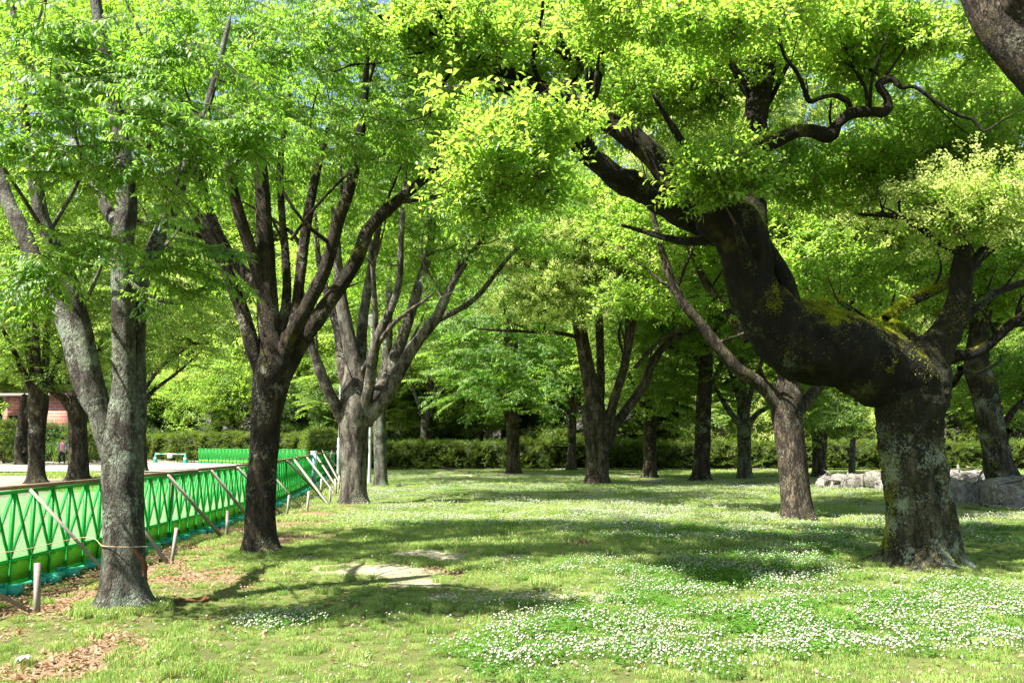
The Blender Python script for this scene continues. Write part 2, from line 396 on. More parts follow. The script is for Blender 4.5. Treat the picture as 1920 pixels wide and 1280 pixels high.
def zel_spray(r, lo=False, L0=0.62, leaf=0.086):
    mb = MB(); shp = leaf_lo if lo else leaf_shape
    def shoot(p0, d0, Lg, n_, lsz):
        p = np.array(p0, float); d = np.array(d0, float); d /= np.linalg.norm(d); st = Lg / n_
        pts = [p.copy()]
        for k in range(n_):
            d = d + np.array([0, 0, -0.035]) + r.normal(0, 0.035, 3); d /= np.linalg.norm(d); p = p + d * st; pts.append(p.copy())
            side = 1 if k % 2 else -1
            for s_ in ((side, -side) if r.random() < .35 else (side,)):
                sv = np.cross([0, 0, 1], d) * s_
                ld = d * 0.62 + sv * 0.75 + np.array([0, 0, -0.42 + r.normal(0, .16)]) + r.normal(0, .10, 3)
                sz = lsz * (0.72 + 0.5 * r.random()) * (1 - 0.25 * k / n_)
                lv, lf = shp(sz, sz * 0.38, 0.22, 0.18 + .1 * r.random())
                mb.add(lv @ frame(ld).T + p, lf, 0, r.random())
        lv, lf = shp(lsz, lsz * .38); mb.add(lv @ frame(d).T + p, lf, 0, r.random())
        return np.array(pts)
    def tw(pts, r0):
        for a, b_ in zip(pts[:-1], pts[1:]):
            if np.linalg.norm(b_ - a) < 1e-5: continue
            fr = frame(b_ - a, (0, .3, 1)); rad = r0
            ring = np.array([[0, math.cos(q), math.sin(q)] for q in (0, 2.1, 4.2)]) * rad
            mb.add(np.concatenate([ring @ fr.T + a, ring @ fr.T + b_]), [(0, 1, 4, 3), (1, 2, 5, 4), (2, 0, 3, 5)], 1, .5)
    pts = shoot((0, 0, 0), (1, 0, 0.12), L0, 13, leaf); tw(pts[::3], 0.004)
    for k in (2, 4, 6, 8, 10):
        sd = 1 if (k // 2) % 2 else -1
        q = shoot(pts[k], (0.75, sd * 0.75, 0.05), L0 * (0.62 - 0.035 * k), 8 if not lo else 6, leaf * .92); tw(q[::3], 0.003)
    return mb
def cam_spray(r, lo=False, R0=0.34, leaf=0.094, n_sh=12, flower=0.0):
    mb = MB(); shp = leaf_lo if lo else leaf_shape
    for k in range(n_sh):
        d = r.normal(0, 1, 3); d[2] = abs(d[2]) * .8 - .15; d /= np.linalg.norm(d)
        p0 = d * R0 * (0.25 + .3 * r.random()) * [1, 1, .75]; L_ = R0 * (0.5 + .6 * r.random())
        nl = 9
        for j in range(nl):
            p = p0 + d * L_ * (j / nl) + r.normal(0, .008, 3)
            ang = j * 2.4 + r.random()
            fr = frame(d, (0.3, 0.1, 1))
            ld = fr @ np.array([0.75, math.cos(ang), math.sin(ang)]) + np.array([0, 0, -.18])
            sz = leaf * (0.65 + .55 * r.random()) * (1 - .3 * j / nl)
            lv, lf = shp(sz, sz * .50, 0.2, 0.12)
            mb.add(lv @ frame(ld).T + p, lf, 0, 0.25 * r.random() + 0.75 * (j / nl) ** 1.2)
        tip = p0 + d * L_
        a = frame(d); ring = np.array([[0, math.cos(q), math.sin(q)] for q in (0, 2.1, 4.2)]) * .003
        mb.add(np.concatenate([ring @ a.T, ring @ a.T + tip]), [(0, 1, 4, 3), (1, 2, 5, 4), (2, 0, 3, 5)], 1, .5)
        if r.random() < flower:
            for j in range(34):
                q = tip + r.normal(0, .045, 3) + d * .04; sz = .026 + .018 * r.random()
                lv, lf = leaf_lo(sz, sz * .8); mb.add(lv @ frame(r.normal(0, 1, 3)).T + q, lf, 2, r.random())
    return mb
R_ = np.random.default_rng(3)
for k in range(4):
    finish_src('zel', k, zel_spray(R_), [ZEL, B_TWIG])
    finish_src('cam', k, cam_spray(R_), [CAM, B_TWIG, FLO])
for k in range(3):
    finish_src('zelf', k, zel_spray(R_, True, 0.85, 0.12), [ZEL2, B_TWIG])
    finish_src('camf', k, cam_spray(R_, True, 0.48, 0.12, 14), [CAM, B_TWIG, FLO])
    finish_src('flow', k, cam_spray(R_, True, 0.42, 0.085, 16, 0.9), [CAM, B_TWIG, FLO])
    finish_src('drk', k, cam_spray(R_, True, 0.48, 0.10, 15), [DRK, B_TWIG, FLO])
    finish_src('hed', k, cam_spray(R_, True, 0.20, 0.055, 14), [HED, B_TWIG, FLO])
def blades(r, size, n_, h, wd, mat_i=0, dry=0.17):
    mb = MB()
    xy = r.uniform(-size / 2, size / 2, (n_, 2)) * 1.1; a = r.uniform(0, 6.283, n_); hh = h * r.uniform(.45, 1.25, n_); ln = r.uniform(.1, .9, n_)
    dx, dy = np.cos(a), np.sin(a); tw = r.uniform(0, 6.283, n_); sx, sy = np.cos(tw) * wd / 2, np.sin(tw) * wd / 2
    b0 = np.stack([xy[:, 0] - sx, xy[:, 1] - sy, np.full(n_, -.01)], 1); b1 = np.stack([xy[:, 0] + sx, xy[:, 1] + sy, np.full(n_, -.01)], 1)
    mx, my = xy[:, 0] + dx * hh * ln * .3, xy[:, 1] + dy * hh * ln * .3
    m0 = np.stack([mx - sx * .8, my - sy * .8, hh * .6], 1); m1 = np.stack([mx + sx * .8, my + sy * .8, hh * .6], 1)
    tp = np.stack([xy[:, 0] + dx * hh * ln, xy[:, 1] + dy * hh * ln, hh * (1 - .25 * ln)], 1)
    V = np.stack([b0, b1, m0, m1, tp], 1).reshape(-1, 3); base = np.arange(n_)[:, None] * 5
    isdry = r.random(n_) < dry
    T = np.repeat(r.random(n_), 5)
    for sel, mi in ((~isdry, 0), (isdry, 1)):
        bb = base[sel]
        if mi == 0: mb.add(V, bb + np.array([[0, 1, 3, 2]]), 0, T)
        else: mb.f.append(bb + np.array([[0, 1, 3, 2]])); mb.m.append(np.full(len(bb), 1))
        mb.f.append(bb + np.array([[2, 3, 4]])); mb.m.append(np.full(len(bb), mi))
    return mb
for k in range(3):
    finish_src('gr_near', k, blades(R_, 0.20, 330, 0.062, 0.0052), [GRS, DRY])
    finish_src('gr_mid', k, blades(R_, 0.8, 1500, 0.070, 0.0095), [GRS, DRY])
    finish_src('gr_far', k, blades(R_, 2.0, 2400, 0.085, 0.020), [GRS, DRY])
    mb = MB()
    for j in range(80):                       # clover leaves: three round leaflets on a stalk
        c = np.array([*R_.uniform(-.17, .17, 2), R_.uniform(.03, .07)]); a0 = R_.uniform(0, 6.28); tl = R_.random()
        for q in range(3):
            a = a0 + q * 2.094; L = .013 + .006 * R_.random(); W = L * .95
            lv = np.array([(0, 0, 0), (L * .5, W * .5, .003), (L, W * .3, .001), (L, -W * .3, .001), (L * .5, -W * .5, .003)])
            fr = frame((math.cos(a), math.sin(a), R_.normal(0, .2)))
            mb.add(lv @ fr.T + c, [(0, 4, 3, 2, 1)], 0, tl)
    finish_src('clov', k, mb, [CLV])

GN = {}
def gn_group(kind):
    if kind in GN: return GN[kind]
    ng = bpy.data.node_groups.new('scatter_' + kind, 'GeometryNodeTree')
    ng.interface.new_socket('Geometry', in_out='INPUT', socket_type='NodeSocketGeometry')
    ng.interface.new_socket('Geometry', in_out='OUTPUT', socket_type='NodeSocketGeometry')
    nn = ng.nodes; gi = nn.new('NodeGroupInput'); go = nn.new('NodeGroupOutput')
    iop = nn.new('GeometryNodeInstanceOnPoints'); jn = nn.new('GeometryNodeJoinGeometry')
    for o in reversed(SRC[kind]):
        oi = nn.new('GeometryNodeObjectInfo'); oi.inputs['Object'].default_value = o; oi.inputs['As Instance'].default_value = False
        g2 = nn.new('GeometryNodeGeometryToInstance'); ng.links.new(oi.outputs['Geometry'], g2.inputs[0]); ng.links.new(g2.outputs[0], jn.inputs[0])
    ng.links.new(gi.outputs[0], iop.inputs['Points']); ng.links.new(jn.outputs[0], iop.inputs['Instance'])
    iop.inputs['Pick Instance'].default_value = True
    for nm, ty, sock in (('vi', 'INT', 'Instance Index'), ('rot', 'FLOAT_VECTOR', 'Rotation'), ('scl', 'FLOAT', 'Scale')):
        na = nn.new('GeometryNodeInputNamedAttribute'); na.data_type = ty; na.inputs['Name'].default_value = nm
        ng.links.new(na.outputs['Attribute'], iop.inputs[sock])
    ng.links.new(iop.outputs[0], go.inputs[0])
    GN[kind] = ng
    return ng
def scatter(name, src, pos, rot, scl, parent=None, **props):
    pos = np.asarray(pos, float); n_ = len(pos)
    me = bpy.data.meshes.new(name); me.vertices.add(n_); me.vertices.foreach_set('co', pos.ravel())
    a = me.attributes.new('vi', 'INT', 'POINT'); a.data.foreach_set('value', rng.integers(0, len(SRC[src]), n_).astype(np.int32))
    a = me.attributes.new('rot', 'FLOAT_VECTOR', 'POINT'); a.data.foreach_set('vector', np.asarray(rot, np.float32).ravel())
    a = me.attributes.new('scl', 'FLOAT', 'POINT'); a.data.foreach_set('value', np.asarray(scl, np.float32))
    o = put(name, me, parent, [], **props)
    md = o.modifiers.new('scatter', 'NODES'); md.node_group = gn_group(src)
    return o

# ------------------------------------------------------------------ tubes for trunks and limbs
def catmull(P, k):
    P = np.asarray(P, float); P = np.vstack([2 * P[0] - P[1], P, 2 * P[-1] - P[-2]]); o = []
    for i in range(1, len(P) - 2):
        t_ = np.linspace(0, 1, k, endpoint=False)[:, None]
        a, b_, c, d = P[i - 1], P[i], P[i + 1], P[i + 2]
        o.append(.5 * ((2 * b_) + (-a + c) * t_ + (2 * a - 5 * b_ + 4 * c - d) * t_ ** 2 + (-a + 3 * b_ - 3 * c + d) * t_ ** 3))
    return np.vstack(o + [P[-2][None]])
def tube(mb, P, sides=24, step=0.06, rough=0.06, flare=0.0, seed=0, mat_i=0, cap=True, knob=0.0, lobes=0.0):
    """P: rows x, y, z, radius"""
    P = np.asarray(P, float); L = np.linalg.norm(np.diff(P[:, :3], axis=0), axis=1).sum()
    k = max(2, int(L / step / (len(P) - 1)))
    C = catmull(P, k); c = C[:, :3]; r = np.maximum(C[:, 3], 0.002)
    d = np.gradient(c, axis=0); d /= np.linalg.norm(d, axis=1)[:, None] + 1e-9
    u = np.array([1.0, 0, 0]) if abs(d[0][0]) < .8 else np.array([0, 1.0, 0])
    U = []
    for i in range(len(c)):
        u = u - d[i] * u.dot(d[i]); u /= np.linalg.norm(u) + 1e-9; U.append(u)
    U = np.array(U); W = np.cross(d, U)
    th = np.linspace(0, 2 * math.pi, sides, endpoint=False)
    ring = U[:, None, :] * np.cos(th)[None, :, None] + W[:, None, :] * np.sin(th)[None, :, None]
    V0 = c[:, None, :] + ring * r[:, None, None]
    nzv = fbm(V0.reshape(-1, 3) * [1, 1, .5], 2.2 / max(r.mean() * 3, .12), seed, 3).reshape(len(c), sides)
    rr = r[:, None] * (1 + rough * nzv)
    if lobes: rr = rr * (1 + lobes * np.sin(th[None, :] * 3 + seed + c[:, 2:3] * .7) * .6 + lobes * np.sin(th[None, :] * 5 + seed * 2 + c[:, 2:3] * 1.1) * .5)
    if knob:
        kn = vnoise(V0.reshape(-1, 3), 1.6, seed + 5).reshape(len(c), sides); rr = rr * (1 + knob * np.clip(kn - .25, 0, 1))
    if flare:
        zz = np.clip(c[:, 2], 0, 9)[:, None]
        rr = rr * (1 + .8 * flare * np.exp(-zz / .10) * (1 + .35 * np.sin(th[None, :] * 3 + seed) + .3 * np.sin(th[None, :] * 7 + seed * 3)) + .22 * flare * np.exp(-zz / .45) * (1 + .6 * np.sin(th[None, :] * 4 + seed)))
    if knob > .2:
        gn = fbm(V0.reshape(-1, 3) * [1, 1, 1.0], 7.0, seed + 9, 3).reshape(len(c), sides); rr = rr * (1 + .055 * (1 - 2 * np.abs(gn)))
    V = (c[:, None, :] + ring * rr[:, :, None]).reshape(-1, 3)
    i = np.arange(len(c) - 1)[:, None] * sides; j = np.arange(sides)[None, :]; j2 = (j + 1) % sides
    Fq = np.stack([i + j, i + j2, i + j2 + sides, i + j + sides], -1).reshape(-1, 4)
    n0 = mb.n
    mb.add(V, Fq, mat_i)
    if cap:
        mb.add([c[-1] + d[-1] * r[-1] * .6], np.zeros((0, 3), int), mat_i)
        top = n0 + (len(c) - 1) * sides
        mb.f.append(np.array([[top + q, top + (q + 1) % sides, mb.n - 1] for q in range(sides)])); mb.m.append(np.full(sides, mat_i))
    return c, r

def clumps_in(e, r):
    """random clump centres in an ellipsoid (px, py, Y, rx, ry, rz, n)"""
    c = np.array(at(e[0], e[1], e[2])) if len(e) == 7 else np.array(e[0:3]); rad = np.array(e[3:6]); n_ = int(e[6]); o = []
    tries = 0; md = (rad.prod() / max(n_, 1)) ** (1 / 3) * 1.05
    while len(o) < n_ and tries < n_ * 40:
        tries += 1
        v = r.normal(0, 1, 3); v /= np.linalg.norm(v); q = c + v * rad * r.random() ** (1 / 2.6)
        if q[1] < 4.9 and abs(q[0]) < 9: continue
        if any(np.linalg.norm((q - a) ) < md * (1 - tries / (n_ * 40)) for a in o): continue
        o.append(q)
    return o
def grow_twigs(skel, targets, r, r_max=0.035):
    """skel: rows x,y,z,radius ; connect every clump centre to the nearest wood"""
    paths = []; S4 = np.array(skel, float)
    T = sorted(targets, key=lambda q: np.min(np.linalg.norm(S4[:, :3] - q, axis=1)))
    for q in T:
        dv = q - S4[:, :3]; dist = np.linalg.norm(dv, axis=1) + np.clip(-dv[:, 2], 0, 9) * .7
        k = int(np.argmin(dist)); a = S4[k]; L = np.linalg.norm(q - a[:3])
        if L < .05: continue
        r0 = min(a[3] * .6, .008 + .011 * L, r_max); n_ = 5
        t_ = np.linspace(0, 1, n_)[:, None]
        p = a[:3] + (q - a[:3]) * t_
        p[1:-1] += r.normal(0, L * .055, (n_ - 2, 3)); p[1:-1, 2] += L * .08 * np.sin(np.pi * t_[1:-1, 0])
        rad = r0 * (1 - t_[:, 0]) + .0035 * t_[:, 0]
        P = np.column_stack([p, rad]); paths.append(P); S4 = np.vstack([S4, P[1:]])
    return paths
def fast_tubes(paths, sides=5):
    mb = MB()
    for P in paths: tube(mb, P, sides, 0.22, 0.0, cap=False)
    return mb

TREES = {}
def tree(key, label, base, trunk, limbs, bark, crowns, leaf='zel', spr=8, scale=1.0, spread=0.42, group=None, flare=.35, sides=24, step=.07, rough=.07, lobes=.05,
         dist=None, extra=None, trunk_bark=None, knob=0.0, roots_z=-0.12, cat='tree', leaf_kind=None, twig_max=.035, lw=.84, tw_=.94, keep=0, nb=3):
    r = np.random.default_rng(abs(hash(key)) % 1000 if False else sum(ord(c) * (i + 3) for i, c in enumerate(key)))
    B = ground(*base) if dist is None else Vector((*at(base[0], base[1], dist).xy, 0.0))
    Y = B.y; loc = Vector((B.x, B.y, 0))
    T = thing(key, label, cat, loc, group)
    off = np.array(loc)
    def world(pts, end_dy=0.0, start_dy=0.0, ws=1.0):
        o = []
        for i, p in enumerate(pts):
            f_ = i / max(1, len(pts) - 1); dy = (start_dy + (end_dy - start_dy) * f_) if len(p) < 4 else p[3]
            q = at(p[0], p[1], Y + dy); o.append([*q, p[2] * ws / 2 / F * (Y + dy)])
        return np.array(o)
    tr = world(trunk, 0.0, 0.0, tw_)
    b0 = tr[0].copy(); b0[2] = roots_z
    if tr[0][2] > .05: tr = np.vstack([b0, tr])
    else: tr[0][2] = roots_z
    tr[:, :3] -= off
    mb = MB(); c, rr = tube(mb, tr, sides, step, rough, flare, seed=len(key) + int(base[0]) % 50, lobes=lobes, knob=knob)
    put('trunk', mb.mesh('trunk'), T, [trunk_bark or bark], True)
    skel = [np.column_stack([c, rr])[int(len(c) * .6):]]
    for li_, L in enumerate(limbs):
        ed = 0.0; sd = 0.0
        if isinstance(L, tuple): L, ed = L[0], L[1]
        P = world(L, ed, sd, (.93 if li_ < 3 else 1.0) if li_ < keep else lw)
        e_ = P[-1].copy(); e_[:3] += (P[-1][:3] - P[-2][:3]) * .30 + np.array([0, 0, .02 * Y / 8]); e_[3] = P[-1][3] * .18; P = np.vstack([P, e_]); P[:, :3] -= off
        mb = MB(); c, rr = tube(mb, P, max(8, sides * 2 // 3 if P[0][3] > .06 else 10), max(step, .05), rough * 1.1, 0, seed=int(L[0][0]) % 97, knob=knob)
        put('limb', mb.mesh('limb'), T, [bark], True)
        skel.append(np.column_stack([c, rr])[int(len(c) * .25):])
        LL = np.linalg.norm(np.diff(c, axis=0), axis=1).sum()
        if LL > .05 * Y and nb:
            bm_ = MB()
            for _ in range(nb):
                i0 = int(len(c) * r.uniform(.35, .9)); i0 = min(i0, len(c) - 2); tg = c[i0 + 1] - c[i0]; tg /= np.linalg.norm(tg)
                d = tg * .7 + r.normal(0, .5, 3) + np.array([0, 0, .35]); d /= np.linalg.norm(d); L_ = LL * r.uniform(.18, .42); r0 = rr[i0] * r.uniform(.28, .5)
                p1 = c[i0] + d * L_ * .45 + r.normal(0, .06, 3) * L_; p2 = c[i0] + d * L_ + r.normal(0, .12, 3) * L_ + [0, 0, .12 * L_]
                c2, r2 = tube(bm_, [(*c[i0], r0), (*p1, r0 * .7), (*p2, r0 * .22)], 8, .06 if Y < 14 else .15, .08)
                put('branch', bm_.mesh('branch'), T, [bark], True); bm_ = MB(); skel.append(np.column_stack([c2, r2])[2:])
    skel = np.vstack(skel)
    cl = []
    for e in crowns:
        kd = e[7] if len(e) > 7 else leaf
        for q in clumps_in(e[:7], r): cl.append((q, kd, e[8] if len(e) > 8 else 1.0))
    if cl:
        pts = [q - off for q, _, _ in cl]
        tw = grow_twigs(skel, pts, r, twig_max)
        put('twigs', fast_tubes(tw, 5).mesh('twigs'), T, [B_TWIG], True, kind='stuff')
        for kd in sorted(set(k for _, k, _ in cl)):
            pos = []; rot = []; sc = []
            for q, k2, fac in cl:
                if k2 != kd: continue
                q = q - off
                for _ in range(max(1, int(spr * fac))):
                    d = r.normal(0, 1, 3) * [spread, spread, spread * .5] * scale
                    az = math.atan2(q[1] + d[1] * 2, q[0] + d[0] * 2) + r.normal(0, .9)
                    pos.append(q + d - .25 * scale * np.array([math.cos(az), math.sin(az), 0]))
                    rot.append((r.normal(0, .25), r.normal(.18, .22), az)); sc.append(scale * r.uniform(.7, 1.15))
            scatter('crown', kd, pos, rot, sc, T, kind='stuff')
    TREES[key] = T
    T.name = key.split('#')[0]
    return T

# ------------------------------------------------------------------ the trees one can tell apart
# limb points: (photo x, photo y, thickness in photo pixels); the tuple's second value is how far the limb's tip leans away from the camera
GZ = 'zelkova trees along the green fence'; GC = 'camphor trees on the lawn'
tree('zelkova_tree#1', 'grey many-stemmed tree nearest the camera, rope round its trunk, beside the green fence', (232, 1138),
     [(232, 1130, 84), (232, 1050, 80), (231, 960, 78), (230, 860, 82), (232, 780, 66), (233, 720, 50), (232, 583, 47), (230, 461, 46), (238, 380, 43), (224, 250, 36), (206, 150, 30), (180, 10, 25), (160, -150, 18), (150, -300, 10)],
     [([(214, 850, 60), (186, 766, 50), (164, 665, 44), (146, 583, 40), (128, 520, 36), (100, 461, 34), (76, 400, 33), (58, 280, 28), (40, 190, 24), (30, 60, 18), (10, -100, 10)], -.5),
      ([(205, 800, 46), (160, 730, 44), (138, 650, 42), (112, 580, 38), (70, 500, 36), (40, 430, 34), (12, 370, 30), (-10, 290, 26), (-30, 150, 18)], .9),
      ([(246, 870, 46), (260, 790, 34), (261, 700, 30), (260, 600, 30), (264, 540, 32), (284, 481, 34), (302, 433, 32), (330, 378, 28), (350, 300, 26), (375, 240, 22), (400, 160, 16), (425, 60, 12)], .6),
      ([(232, 440, 30), (205, 400, 28), (180, 350, 24), (140, 270, 18), (110, 180, 12)], .8),
      ([(302, 433, 16), (345, 320, 18), (380, 255, 12), (352, 180, 6)], -.8),
      ([(164, 560, 9), (190, 500, 7), (205, 470, 4)], -.4), ([(96, 430, 10), (150, 330, 8), (142, 250, 6)], -.7),
      ([(230, 520, 10), (290, 560, 7), (330, 570, 5)], -.5)],
     B_ZELG, [(200, 120, 6.9, .9, .35, .45, 24), (330, 160, 9.2, 1.3, .7, .5, 20), (60, 230, 6.4, .5, .45, .30, 11), (110, 470, 6.6, .42, .3, .20, 7), (30, 540, 6.9, .3, .3, .15, 2), (395, 235, 6.6, .6, .35, .22, 13), (330, 495, 7.6, .34, .3, .15, 7), (250, 300, 6.9, .55, .35, .10, 4),
              (40, 60, 9.4, 1.2, 1.0, .7, 13), (120, 330, 9.8, 1.6, .8, .6, 13), (20, 40, 11, 1.8, 1, 1.2, 26), (250, 60, 11.5, 1.6, 1, .8, 20)],
     'zel', 4, .92, .20, GZ, .6, 30, .035, .045, .04, twig_max=.05, tw_=.89)
tree('zelkova_tree#2', 'dark lichen-spotted tree by the fence, second trunk from the camera', (490, 1035),
     [(490, 1030, 68), (489, 960, 58), (492, 880, 54), (500, 800, 58), (506, 740, 66), (512, 690, 74), (508, 640, 50), (500, 560, 42), (496, 440, 34), (490, 340, 30), (478, 200, 24), (470, 60, 16)],
     [([(502, 720, 44), (478, 665, 34), (453, 581, 31), (422, 502, 30), (396, 450, 30), (370, 405, 28), (335, 345, 24), (290, 290, 18), (240, 200, 12)], -.6),
      ([(398, 452, 13), (350, 434, 12), (305, 420, 10), (260, 415, 8), (215, 395, 6)], -.9),
      ([(508, 600, 36), (488, 545, 28), (430, 478, 25), (390, 395, 25), (372, 330, 20), (350, 250, 14)], .8),
      ([(500, 560, 32), (468, 464, 28), (440, 369, 24), (425, 280, 16)], -.6),
      ([(525, 640, 30), (537, 560, 22), (536, 490, 19), (528, 394, 16), (526, 300, 14), (540, 200, 10)], 1.0),
      ([(518, 720, 40), (540, 640, 33), (575, 577, 32), (612, 497, 30), (634, 417, 28), (664, 323, 25), (682, 200, 18), (690, 80, 10)], -.7),
      ([(520, 720, 48), (561, 647, 38), (612, 572, 36), (669, 487, 30), (690, 431, 30), (748, 375, 25), (812, 318, 19), (860, 240, 12)], .9),
      ([(548, 620, 26), (558, 560, 24), (572, 440, 24), (588, 347, 20), (610, 260, 15)], .5), ([(545, 450, 8), (590, 390, 7), (660, 320, 6), (720, 290, 4)], -.8)],
     B_DARK, [(570, 130, 12.2, 2.4, 1.3, 1.1, 66), (430, 230, 9.8, .8, .6, .3, 13), (720, 250, 10.6, 1.0, .7, .4, 20), (560, 40, 9.8, 1.5, .7, .4, 18), (800, 160, 12, 1.2, 1, .7, 22), (600, -300, 11.8, 3, 2.5, 1.2, 22), (520, 330, 13.2, 1.8, .6, .5, 18)],
     'zel', 4, 1.0, .28, GZ, .4, 26, .05, .07, .05, twig_max=.06)
tree('zelkova_tree#3', 'wide-forking tree with pale grey limbs beside the far end of the green fence', (664, 945),
     [(664, 940, 52), (663, 900, 50), (662, 850, 50), (663, 800, 58), (667, 765, 66), (665, 700, 40), (655, 640, 30), (640, 560, 24), (632, 480, 18), (625, 380, 12)],
     [([(652, 800, 32), (632, 765, 26), (608, 715, 24), (584, 645, 20), (570, 580, 15), (560, 500, 10)], -1.2),
      ([(660, 760, 26), (642, 700, 22), (633, 620, 20), (600, 500, 14), (590, 400, 10)], 1.5),
      ([(672, 790, 32), (676, 700, 26), (680, 605, 24), (697, 497, 18), (715, 400, 12)], .8),
      ([(676, 790, 34), (690, 735, 26), (706, 640, 22), (745, 545, 16), (753, 431, 13), (760, 330, 8)], -1.5),
      ([(680, 790, 40), (715, 731, 32), (742, 665, 28), (760, 619, 26), (783, 544, 22), (805, 469, 18), (815, 380, 12)], 1.2),
      ([(684, 790, 38), (725, 740, 30), (772, 656, 27), (819, 593, 24), (847, 534, 18), (882, 478, 13), (930, 410, 8)], -1.0),
      ([(822, 598, 17), (866, 577, 13), (900, 550, 12), (945, 493, 10), (1001, 430, 7), (1030, 380, 4)], .8),
      ([(705, 620, 14), (700, 520, 11), (693, 440, 9)], -.8), ([(676, 700, 12), (735, 610, 10), (800, 560, 6)], -2)],
     B_ZEL, [(800, 330, 20.5, 3.2, 2.0, 1.5, 70), (680, 320, 21, 2.6, 1.6, 1.5, 44), (930, 420, 19.5, 1.2, 1.2, .7, 20), (760, 60, 21, 4.0, 3, 2.0, 53), (740, 500, 23, 2.2, 1, .8, 20)],
     'zel', 4, 1.35, .4, GZ, .35, 22, .08, .07, .05, twig_max=.08)
tree('zelkova_tree#4', 'slim straight grey trunk just right of the wide-forking tree by the fence', (714, 912),
     [(714, 908, 27), (713, 860, 25), (712, 800, 24), (713, 750, 24), (722, 700, 22), (728, 620, 18), (730, 500, 12)],
     [([(714, 750, 12), (735, 700, 10), (765, 650, 8), (790, 600, 5)], 1), ([(714, 740, 12), (700, 690, 9), (680, 640, 6)], 1)],
     B_ZELG, [(740, 330, 28, 4.2, 3, 3.2, 34), (640, 500, 30, 3, 2, 1.8, 14)], 'zelf', 8, 1.5, .65, None, .3, 16, .12)
tree('zelkova_tree#5', 'short trunk under low layered green foliage in the middle of the lawn', (963, 887),
     [(963, 884, 28), (962, 850, 25), (961, 800, 26), (960, 780, 30), (955, 700, 20), (950, 600, 14)],
     [([(958, 792, 16), (944, 760, 14), (925, 700, 10), (905, 640, 6)], -1), ([(966, 790, 16), (978, 750, 13), (1000, 690, 9), (1020, 640, 5)], 1), ([(962, 790, 14), (963, 720, 12), (968, 640, 8)], -1)],
     B_CAM, [(950, 640, 38, 3.2, 2.6, 2.2, 40), (950, 715, 36.5, 2.2, 1.5, .6, 14), (860, 560, 39, 2.2, 2, 1.2, 12), (1020, 560, 40, 2.4, 2, 1.5, 14)], 'zel', 9, 1.9, .6, None, .3, 16, .15)
tree('camphor_tree#6', 'many-stemmed camphor with a broad fluted trunk and level left branches at mid lawn', (1120, 909),
     [(1120, 905, 46), (1120, 870, 42), (1119, 820, 46), (1116, 780, 50), (1112, 740, 36), (1100, 680, 28), (1088, 615, 26), (1074, 563, 24), (1044, 537, 18), (1009, 486, 12), (985, 440, 8)],
     [([(1118, 800, 26), (1126, 740, 20), (1124, 615, 18), (1119, 529, 15), (1112, 440, 10)], 1.5),
      ([(1084, 632, 11), (1044, 624, 9), (1001, 622, 8), (906, 617, 5)], -2), ([(1066, 558, 10), (1009, 551, 7), (958, 529, 5)], 1.5),
      ([(1004, 620, 6), (952, 600, 5), (948, 570, 4), (955, 545, 3)], -2),
      ([(1128, 850, 30), (1147, 765, 22), (1170, 690, 19), (1186, 606, 17), (1200, 570, 14), (1224, 540, 9)], -1.2), ([(1172, 690, 15), (1178, 600, 13), (1176, 540, 11), (1190, 490, 9), (1215, 475, 6)], 1),
      ([(1130, 850, 30), (1151, 800, 24), (1173, 770, 21), (1207, 722, 19), (1229, 670, 17), (1265, 634, 14), (1300, 622, 9), (1340, 618, 5)], 1.2),
      ([(1190, 690, 9), (1230, 645, 9), (1262, 625, 8), (1300, 590, 5)], -1), ([(1088, 640, 8), (1100, 560, 6), (1085, 500, 5)], -1.5)],
     B_CAM, [(1110, 480, 28, 2.6, 2.2, 1.3, 57, 'flow'), (1040, 560, 27, 1.5, 1.2, .6, 18, 'flow'), (1150, 400, 28, 3.6, 2.6, 1.6, 66, 'camf'), (1240, 560, 30, 1.6, 1.4, 1.0, 20, 'camf'), (980, 470, 28, 1.5, 1.2, .8, 18, 'flow'), (1110, 150, 29, 5, 3, 3, 66, 'camf'), (1000, -50, 29, 5, 3, 3, 31, 'camf')],
     'camf', 4, 1.25, .5, GC, .45, 22, .09, .09, .10)
tree('zelkova_tree#7', 'brownish trunk on a bare earth ring, between two dark camphors', (1218, 895),
     [(1218, 892, 27), (1218, 850, 25), (1218, 790, 26), (1217, 760, 28), (1210, 690, 16), (1205, 600, 10)],
     [([(1222, 800, 16), (1236, 770, 13), (1255, 720, 9), (1275, 670, 5)], 1), ([(1214, 780, 14), (1195, 740, 10), (1175, 690, 6)], -1)],
     B_CAM, [(1225, 640, 34.5, 2.6, 2, 1.6, 28), (1250, 730, 34, 1.5, 1.2, .6, 10), (1200, 480, 36, 3, 2.5, 2, 14)], 'zelf', 9, 1.5, .6, None, .3, 16, .15)
tree('camphor_tree#8', 'tall dark straight trunk with one bent left branch, at mid lawn', (1315, 901),
     [(1315, 898, 36), (1316, 860, 32), (1319, 790, 31), (1322, 720, 29), (1324, 655, 27), (1318, 600, 22), (1300, 520, 16)],
     [([(1320, 695, 16), (1300, 668, 14), (1276, 662, 13), (1254, 649, 10), (1240, 620, 7)], -1), ([(1322, 740, 12), (1345, 700, 12), (1362, 660, 10), (1385, 620, 7)], 1), ([(1322, 640, 14), (1345, 570, 10), (1360, 500, 7)], 1)],
     B_DARK, [(1320, 560, 31, 2.6, 2, 1.8, 26), (1330, 400, 32, 3, 2.5, 2, 22)], 'camf', 9, 1.3, .6, GC, .5, 20, .1, .08, .07)
